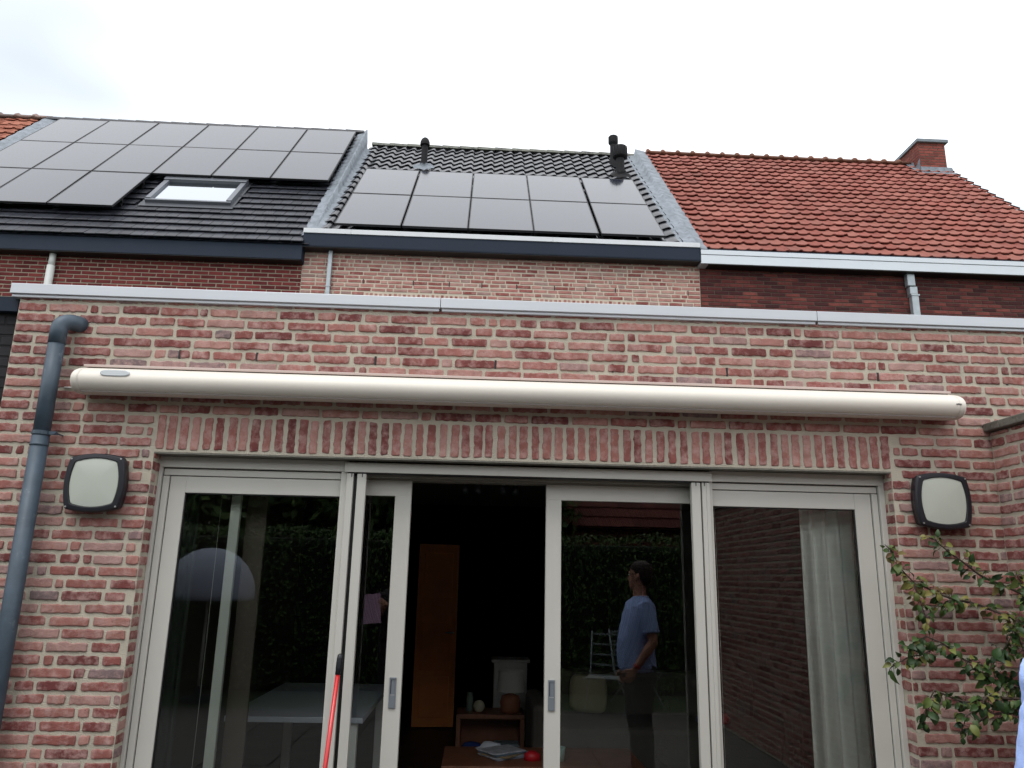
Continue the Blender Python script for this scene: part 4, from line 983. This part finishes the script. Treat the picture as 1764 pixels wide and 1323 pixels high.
def tree(loc, h, r_, seed, label, lab_kind='tree'):
    t = empty('tree', loc, label, 'tree', 'trees behind the hedge'); Rr = random.Random(seed)
    m = MB(); m.tube([(0, 0, -.1), (.05, .02, h*.3), (-.03, .05, h*.6), (.02, 0, h*.85)], [.2, .16, .1, .04], 10)
    cl = []
    for k in range(16):
        a = Rr.uniform(0, 6.28); z = Rr.uniform(.22, .93)*h; rad = r_*Rr.uniform(.25, .75)*(1.15-abs(z/h-.5)); c_ = Vector((cos(a)*rad, sin(a)*rad, z)); cl.append((c_, r_*Rr.uniform(.32, .5)))
        m.tube([(0, 0, z*.7), tuple(c_*.6+Vector((0, 0, z*.32))), tuple(c_)], [.06, .04, .015], 6)
    m.build('trunk', M['bark'], t, smooth=True)
    m = MB()
    def fn(Rr):
        c_, q = Rr.choice(cl); d = Vector((Rr.gauss(0, 1), Rr.gauss(0, 1), Rr.gauss(0, 1))).normalized(); return c_+d*q*Rr.uniform(.6, 1.05), d
    leafmass(m, fn, 13000, .13, seed); m.build('crown', HLEAF, t)
TL = [(-12.8, -12.0, 4.9, 3.2, 'leftmost dark tree at the far end of the garden, beyond the fence'), (-3.2, -15.5, 5.4, 3.6, 'farthest tall tree standing behind the other dark trees'), (-9.5, -12.5, 4.7, 3.2, 'broad dark tree behind the left end of the hedge'), (-6.2, -12.8, 5.0, 3.2, 'tallest dark tree behind the hedge, left of centre'), (-1.0, -12.2, 4.8, 3.2, 'dark tree behind the middle of the hedge'), (8.6, -13.5, 4.8, 2.8, 'dark tree behind the right end of the hedge')]
for i, (x, y, h, r_, lb_) in enumerate(TL): tree((x, y, 0), h, r_, 60+i, lb_)
# neighbour's house behind the garden: brick walls and a red roof
nh = empty('garden_house', (4.0, -17, 0), 'house with dark red tiled roof behind the hedge, reflected in the right door pane', 'house')
nm = MB(); nm.box(-5, 5, -4, 4, 0, 3.0, .3); nm.build('wall', mat('dark_red_render', (.14, .05, .04), .9, var=.1), nh)
FNr = lambda x, s, h=0.: Vector((-x, 4.3-s*.72, 2.8+s*.69))+Vector((0, .69, .72))*h
m = MB(); tiles(m, FNr, -5.2, 5.2, 0, 5.9, .3, .34, pan_prof, .03, nseg=4, seed=4)
m.add([FNr(-5.2, 0, -.03), FNr(5.2, 0, -.03), FNr(5.2, 5.95, -.03), FNr(-5.2, 5.95, -.03)], [(3, 2, 1, 0)], .4); pk = FNr(0, 5.95)
m.add([(-5.2, pk.y, pk.z-.02), (5.2, pk.y, pk.z-.02), (5.2, pk.y-4.2, pk.z-4.2), (-5.2, pk.y-4.2, pk.z-4.2)], [(0, 3, 2, 1)], .4)
m.build('roof', ramp_mat('dark_red_tile', [(0, (.10, .03, .025)), (1, (.16, .05, .04))]), nh)
for x in (-3, 0, 3): boxes('window', M['gasket'], nh, (x-.5, x+.5, 3.98, 4.03, 1.0, 2.2), bevel=.01)
# left fence, added out of view and raised to darken the lower wall
lf_ = empty('shading_fence', (-4.9, 0, 0), 'dark wooden board fence added along the left side, raised to shade the lower wall', 'fence')
m = MB(); yy = -.3
while yy > -8:
    m.box(-.012, .012, yy-.14, yy, 0, 2.3+R.uniform(-.01, .01)); yy -= .15
m.build('boards', mat('dark_fence_board', (.06, .045, .035), .9, var=.2), lf_)
for yy in (-.4, -2.4, -4.4, -6.4): boxes('fence_post', M['bark'], lf_, (-.11, -.02, yy-.05, yy+.05, -.05, 2.35), bevel=.004)
M['chair'] = mat('grey_white_chair_paint', (.22, .26, .27), .5)
# pale parasol over the left of the garden
pa = empty('parasol', (-3.74, -6.8, -.06), 'pale blue grey dome shaped parasol reflected in the left window pane', 'parasol')
m = MB(); prf = [(.62*sin(max(t, .05)), 1.40+.64*cos(t)) for t in [i/12*pi/2 for i in range(13)]]+[(.62, 1.33), (.612, 1.33)]+[(.612*sin(max(t, .05)), 1.40+.63*cos(t)) for t in reversed([i/12*pi/2 for i in range(13)])]
m.rings([[(x*(1-.03*(k % 4 == 0)), y*(1-.03*(k % 4 == 0)), z) for k, (x, y, z) in enumerate(ring(a, b))] for a, b in prf]); m.build('canopy', mat('pale_blue_canvas', (.36, .41, .52), .8), pa, smooth=True)
m = MB(); m.tube([(0, 0, 0), (0, 0, 2.02)], .018, 10); m.build('pole', M['white'], pa, smooth=True)
m = MB(); m.rings([ring(.22, 0, 20), ring(.22, .05, 20), ring(.05, .09, 20), ring(.04, .2, 20)]); m.build('base', M['anthracite'], pa)
# white garden chairs reflected beside the man
def make_chair():
    t = empty('garden_chair', (0, 0, 0)); 
    def bar(nm, pts, r_=.012): m = MB(); m.tube(pts, r_, 8); return m.build(nm, M['chair'], t, smooth=True)
    bar('side_frame', [(-.26, -.22, 0), (-.26, .20, .42), (-.26, .34, .98)]); bar('side_frame', [(.26, -.22, 0), (.26, .20, .42), (.26, .34, .98)])
    bar('back_leg', [(-.26, .30, 0), (-.26, -.22, .42)]); bar('back_leg', [(.26, .30, 0), (.26, -.22, .42)])
    for k in range(4): z = .55+k*.13; boxes('back_slat', M['chair'], t, (-.25, .25, .22+(z-.42)*.25-.006, .22+(z-.42)*.25+.006, z-.012, z+.012), bevel=.003)
    for k in range(5): y_ = -.18+k*.085; boxes('seat_slat', M['chair'], t, (-.25, .25, y_-.03, y_+.03, .418, .432), bevel=.004)
    return t
c1 = make_chair(); c1.location = (1.75, -6.0, -.012); c1.rotation_euler.z = radians(200); tag(c1, 'white slatted garden chair reflected left of the man', 'chair', 'white garden chairs')
c2 = c1.copy(); C.objects.link(c2)
for ch_ in c1.children: d = ch_.copy(); C.objects.link(d); d.parent = c2
c2.location = (2.30, -6.7, -.012); c2.rotation_euler.z = radians(160); c2['label'] = 'white slatted garden chair standing farther back, nearly hidden behind the man'

# ================================================================ PEOPLE
def hand(mb, w_, d, n_, side, curl=.5, sc=1.):
    """w_: wrist, d: direction of the fingers, n_: back-of-hand normal, side: +1/-1 thumb side along d x n"""
    d = Vector(d).normalized(); n_ = Vector(n_); n_ = (n_-d*n_.dot(d)).normalized(); s_ = d.cross(n_)*side; w_ = Vector(w_)
    mb.loft([(w_-d*.02, s_*.026*sc, n_*.019*sc), (w_+d*.02*sc, s_*.032*sc, n_*.018*sc), (w_+d*.06*sc, s_*.040*sc, n_*.015*sc), (w_+d*.092*sc, s_*.040*sc, n_*.012*sc), (w_+d*.10*sc, s_*.034*sc, n_*.008*sc)], 16)
    for k, (o_, ln) in enumerate(((.030, .068), (.011, .078), (-.009, .072), (-.028, .056))):
        p = w_+d*.088*sc+s_*o_*sc; pts = [p]; a = .15
        for f, st in ((.45, 1), (.32, 1.2), (.23, 1.2)):
            a += curl*st*.8; dd = d*cos(a)-n_*sin(a); p = p+dd*ln*f*sc; pts.append(p)
        mb.tube(pts, [.0092*sc, .0085*sc, .0078*sc, .0062*sc], 10)
    p = w_+d*.03*sc+s_*.028*sc; pts = [p]
    for q, f in ((.75, .035), (.45, .030), (.25, .024)):
        p = p+(d*(1-q*.5)+s_*q-n_*.35*curl).normalized()*f*sc; pts.append(p)
    mb.tube(pts, [.013*sc, .0115*sc, .010*sc, .0075*sc], 10)
def remesh(o, vox, sm=2, wrinkle=None):
    r_ = o.modifiers.new('r', 'REMESH'); r_.mode = 'VOXEL'; r_.voxel_size = vox; r_.use_smooth_shade = True
    s_ = o.modifiers.new('s', 'SMOOTH'); s_.factor = .5; s_.iterations = sm
    bake(o)
    if wrinkle:
        a, f = wrinkle
        for v in o.data.vertices: v.co += v.normal*a*(noise.noise(Vector((v.co.x*f, v.co.y*f, v.co.z*f*.55)))+.5*noise.noise(v.co*f*2.3))
    o.data.attributes.new('rnd', 'FLOAT', 'FACE') if 'rnd' not in o.data.attributes else None
    return o
def person(loc, rz, arms, shirt, label, belly=.02, head_yaw=0., group=None, wrist_band=False):
    t = empty('person', loc, label, 'person', group, rz)
    b = MB(); X = lambda r_: (r_, 0, 0); Yv = lambda r_: (0, r_, 0)
    torso = [(.80, .0, .10, .15), (.86, .0, .125, .172), (.95, .0, .135, .172), (1.05, .015+belly, .14, .158), (1.16, .015+belly, .138, .155), (1.27, .01, .135, .168), (1.37, -.005, .125, .185), (1.44, -.015, .105, .18), (1.49, -.02, .08, .135), (1.525, -.018, .062, .082), (1.555, -.012, .057, .062), (1.60, -.015, .056, .058), (1.645, -.015, .056, .056)]
    b.loft([((x, 0, z), X(a), Yv(c_)) for z, x, a, c_ in torso], 24, p=2.25)
    hy = head_yaw; hx = Vector((cos(hy), sin(hy), 0)); hs = Vector((-sin(hy), cos(hy), 0))
    hp = lambda x, y, z: Vector((-.025, 0, z))+hx*x+hs*y
    head = [(1.585, .055, .022, .020), (1.597, .050, .050, .040), (1.625, .030, .078, .056), (1.66, .016, .093, .066), (1.70, .008, .100, .073), (1.74, .004, .102, .076), (1.775, -.002, .096, .072), (1.805, -.008, .076, .058), (1.822, -.010, .045, .034), (1.828, -.010, .015, .012)]
    b.loft([(hp(x, 0, z), hx*a, hs*c_) for z, x, a, c_ in head], 24)
    b.loft([(hp(.098, 0, 1.722), hx*.006, hs*.007), (hp(.107, 0, 1.70), hx*.010, hs*.010), (hp(.118, 0, 1.683), hx*.014, hs*.015), (hp(.112, 0, 1.672), hx*.012, hs*.016), (hp(.10, 0, 1.664), hx*.006, hs*.008)], 12)   # nose
    b.loft([(hp(.098, 0, 1.640), hx*.008, hs*.026), (hp(.100, 0, 1.648), hx*.010, hs*.026)], 12)  # mouth
    b.loft([(hp(.094, 0, 1.612), hx*.016, hs*.020), (hp(.098, 0, 1.60), hx*.012, hs*.016)], 12)  # chin
    for s_ in (1, -1):
        b.loft([(hp(-.002, s_*.072, 1.672), hx*.010, hs*.006), (hp(-.004, s_*.080, 1.69), hx*.016, hs*.008), (hp(-.006, s_*.084, 1.712), hx*.019, hs*.007), (hp(-.006, s_*.080, 1.725), hx*.012, hs*.005)], 10)   # ears
        b.loft([(hp(.088, s_*.031, 1.728), hx*.010, hs*.020), (hp(.089, s_*.031, 1.737), hx*.010, hs*.020)], 10)  # brow
    for s_, sh, el, wr, fd, fn_, cu in arms:
        sh, el, wr = Vector(sh), Vector(el), Vector(wr); ax = (el-sh).normalized(); bx_ = (wr-el).normalized()
        pts = [sh+Vector((0, -s_*.07, -.01)), sh, sh.lerp(el, .35), sh.lerp(el, .8), el, el.lerp(wr, .25), el.lerp(wr, .7), wr]
        b.tube(pts, [.060, .062, .052, .043, .041, .044, .033, .025], 16)
        hand(b, wr, fd, fn_, s_, cu)
    for s_ in (1, -1):
        b.tube([(0, s_*.09, .92), (.01, s_*.098, .72), (.018, s_*.10, .50), (.0, s_*.105, .46), (-.015, s_*.11, .30), (-.02, s_*.115, .12), (-.02, s_*.115, .03)], [.092, .080, .056, .054, .055, .040, .042], 16)
        b.tube([(-.06, s_*.115, .035), (.03, s_*.12, .035), (.12, s_*.13, .03), (.16, s_*.135, .025)], [.035, .04, .038, .022], 12)
    body = b.build('body', M['skin'], t); remesh(body, .0075, 3)
    # eyes as small balls
    for s_ in (1, -1):
        e_ = MB(); c_ = hp(.091, s_*.031, 1.714); e_.rings([[c_+hx*(.011*cos(th_))+(hs*cos(a)+Vector((0, 0, 1))*sin(a))*max(.0005, .012*sin(th_)) for a in [2*pi*k/12 for k in range(12)]] for th_ in [i/6*pi for i in range(7)]], r=0)
        e_.build('eye', M['eye'], t, smooth=True)
        e_ = MB(); e_.rings([[c_+hx*(.0105+d_)+(hs*cos(a)+Vector((0, 0, 1))*sin(a))*q for a in [2*pi*k/12 for k in range(12)]] for d_, q in ((0, .0055), (.0012, .004))]); e_.build('iris', M['iris'], t)
    # hair
    h = MB(); hr = [(1.625, -.052, .030, .045), (1.655, -.046, .050, .062), (1.70, -.028, .083, .081), (1.74, -.016, .098, .084), (1.775, -.008, .106, .082), (1.808, -.008, .092, .072), (1.832, -.010, .060, .046), (1.842, -.010, .02, .016)]
    h.loft([(hp(x, 0, z), hx*a, hs*c_) for z, x, a, c_ in hr], 24); ho = h.build('hair', M['hair'], t); remesh(ho, .008, 2, (.004, 60))
    # t-shirt
    c = MB(); ts = [(.895, .005+belly*.6, .158, .190), (.93, .01+belly, .160, .190), (1.05, .018+belly, .163, .182), (1.16, .018+belly, .160, .178), (1.27, .012, .152, .188), (1.37, -.004, .140, .202), (1.44, -.014, .120, .196), (1.485, -.018, .094, .150), (1.515, -.018, .076, .100), (1.535, -.018, .068, .080)]
    c.loft([((x, 0, z), X(a), Yv(c_)) for z, x, a, c_ in ts], 28, p=2.2)
    for s_, sh, el, wr, fd, fn_, cu in arms:
        sh, el = Vector(sh), Vector(el)
        c.tube([sh+Vector((0, -s_*.09, -.03)), sh+Vector((0, 0, .002)), sh.lerp(el, .35), sh.lerp(el, .74)], [.075, .076, .070, .066], 18)
    co_ = c.build('t_shirt', shirt, t); remesh(co_, .010, 3, (.007, 14))
    # trousers
    q = MB(); q.loft([((0, 0, .955), X(.147), Yv(.180)), ((0, 0, .90), X(.150), Yv(.187)), ((0, 0, .82), X(.140), Yv(.186)), ((0, 0, .76), X(.11), Yv(.165))], 24)
    for s_ in (1, -1): q.tube([(0, s_*.092, .86), (.01, s_*.10, .70), (.018, s_*.102, .50), (-.01, s_*.108, .30), (-.015, s_*.114, .10), (-.015, s_*.115, .055)], [.105, .098, .078, .072, .066, .068], 18)
    qo = q.build('trousers', M['trousers'], t); remesh(qo, .011, 3, (.008, 11))
    for s_ in (1, -1):
        k = MB(); k.tube([(-.085, s_*.113, .042), (-.04, s_*.114, .05), (.05, s_*.12, .048), (.13, s_*.13, .040), (.185, s_*.136, .032)], [.03, .047, .050, .046, .026], 14)
        so2 = k.build('shoe', M['shoe'], t); remesh(so2, .01, 2)
        for v in so2.data.vertices: v.co.z = max(v.co.z, 0.001)
    if wrist_band:
        s_, sh, el, wr, fd, fn_, cu = arms[0]; wr, el = Vector(wr), Vector(el); k = MB(); d_ = (wr-el).normalized(); k.tube([wr-d_*.035, wr-d_*.02], .034, 18); k.build('wristband', M['redthing'], t)
    return t
# man facing left (-x); local +x is forward, local -y is the side towards the glass
person((1.460, -2.43, -.012), pi-.12,
       [(-1, (-.01, -.195, 1.435), (-.045, -.245, 1.15), (.115, -.225, .93), (.55, .1, -.8), (.2, -1, .1), .55), (1, (-.01, .195, 1.435), (-.05, .24, 1.16), (.06, .235, .90), (.25, 0, -1), (.1, 1, 0), .5)],
       M['shirt'], 'man in light blue t-shirt and dark trousers standing at the right edge, looking left', belly=.012, head_yaw=.65, wrist_band=True)
p2 = person((-.98, -5.25, -.012), pi/2,
       [(1, (-.01, .195, 1.40), (.10, .23, 1.15), (.27, .10, 1.33), (.4, .6, .35), (.9, -.4, .4), .7), (-1, (-.01, -.195, 1.40), (-.03, -.24, 1.12), (.08, -.23, .88), (.3, 0, -1), (.1, -1, 0), .5)],
       mat('black_t_shirt', (.015, .015, .018), .9), 'person in black holding up a pink sheet, reflected in the narrow left door pane', belly=.01)
m = MB(); vs = []
for i in range(9):
    for j in range(2): vs.append(((i/8-.5)*.23, .02*sin(i/8*pi), -.17+j*.34))
for i in range(9):
    for j in range(2): vs.append(((i/8-.5)*.23, .02*sin(i/8*pi)+.0012, -.17+j*.34))
fs = [(2*i, 2*i+2, 2*i+3, 2*i+1) for i in range(8)]+[(18+2*i, 18+2*i+1, 18+2*i+3, 18+2*i+2) for i in range(8)]
m.add(vs, fs); o = m.build('paper_sheet', M['pink'], None, smooth=True); o.location = (-1.25, -4.93, 1.26); o.rotation_euler = (radians(8), radians(-6), radians(6)); tag(o, 'pink paper sheet held up by the person in black', 'paper')
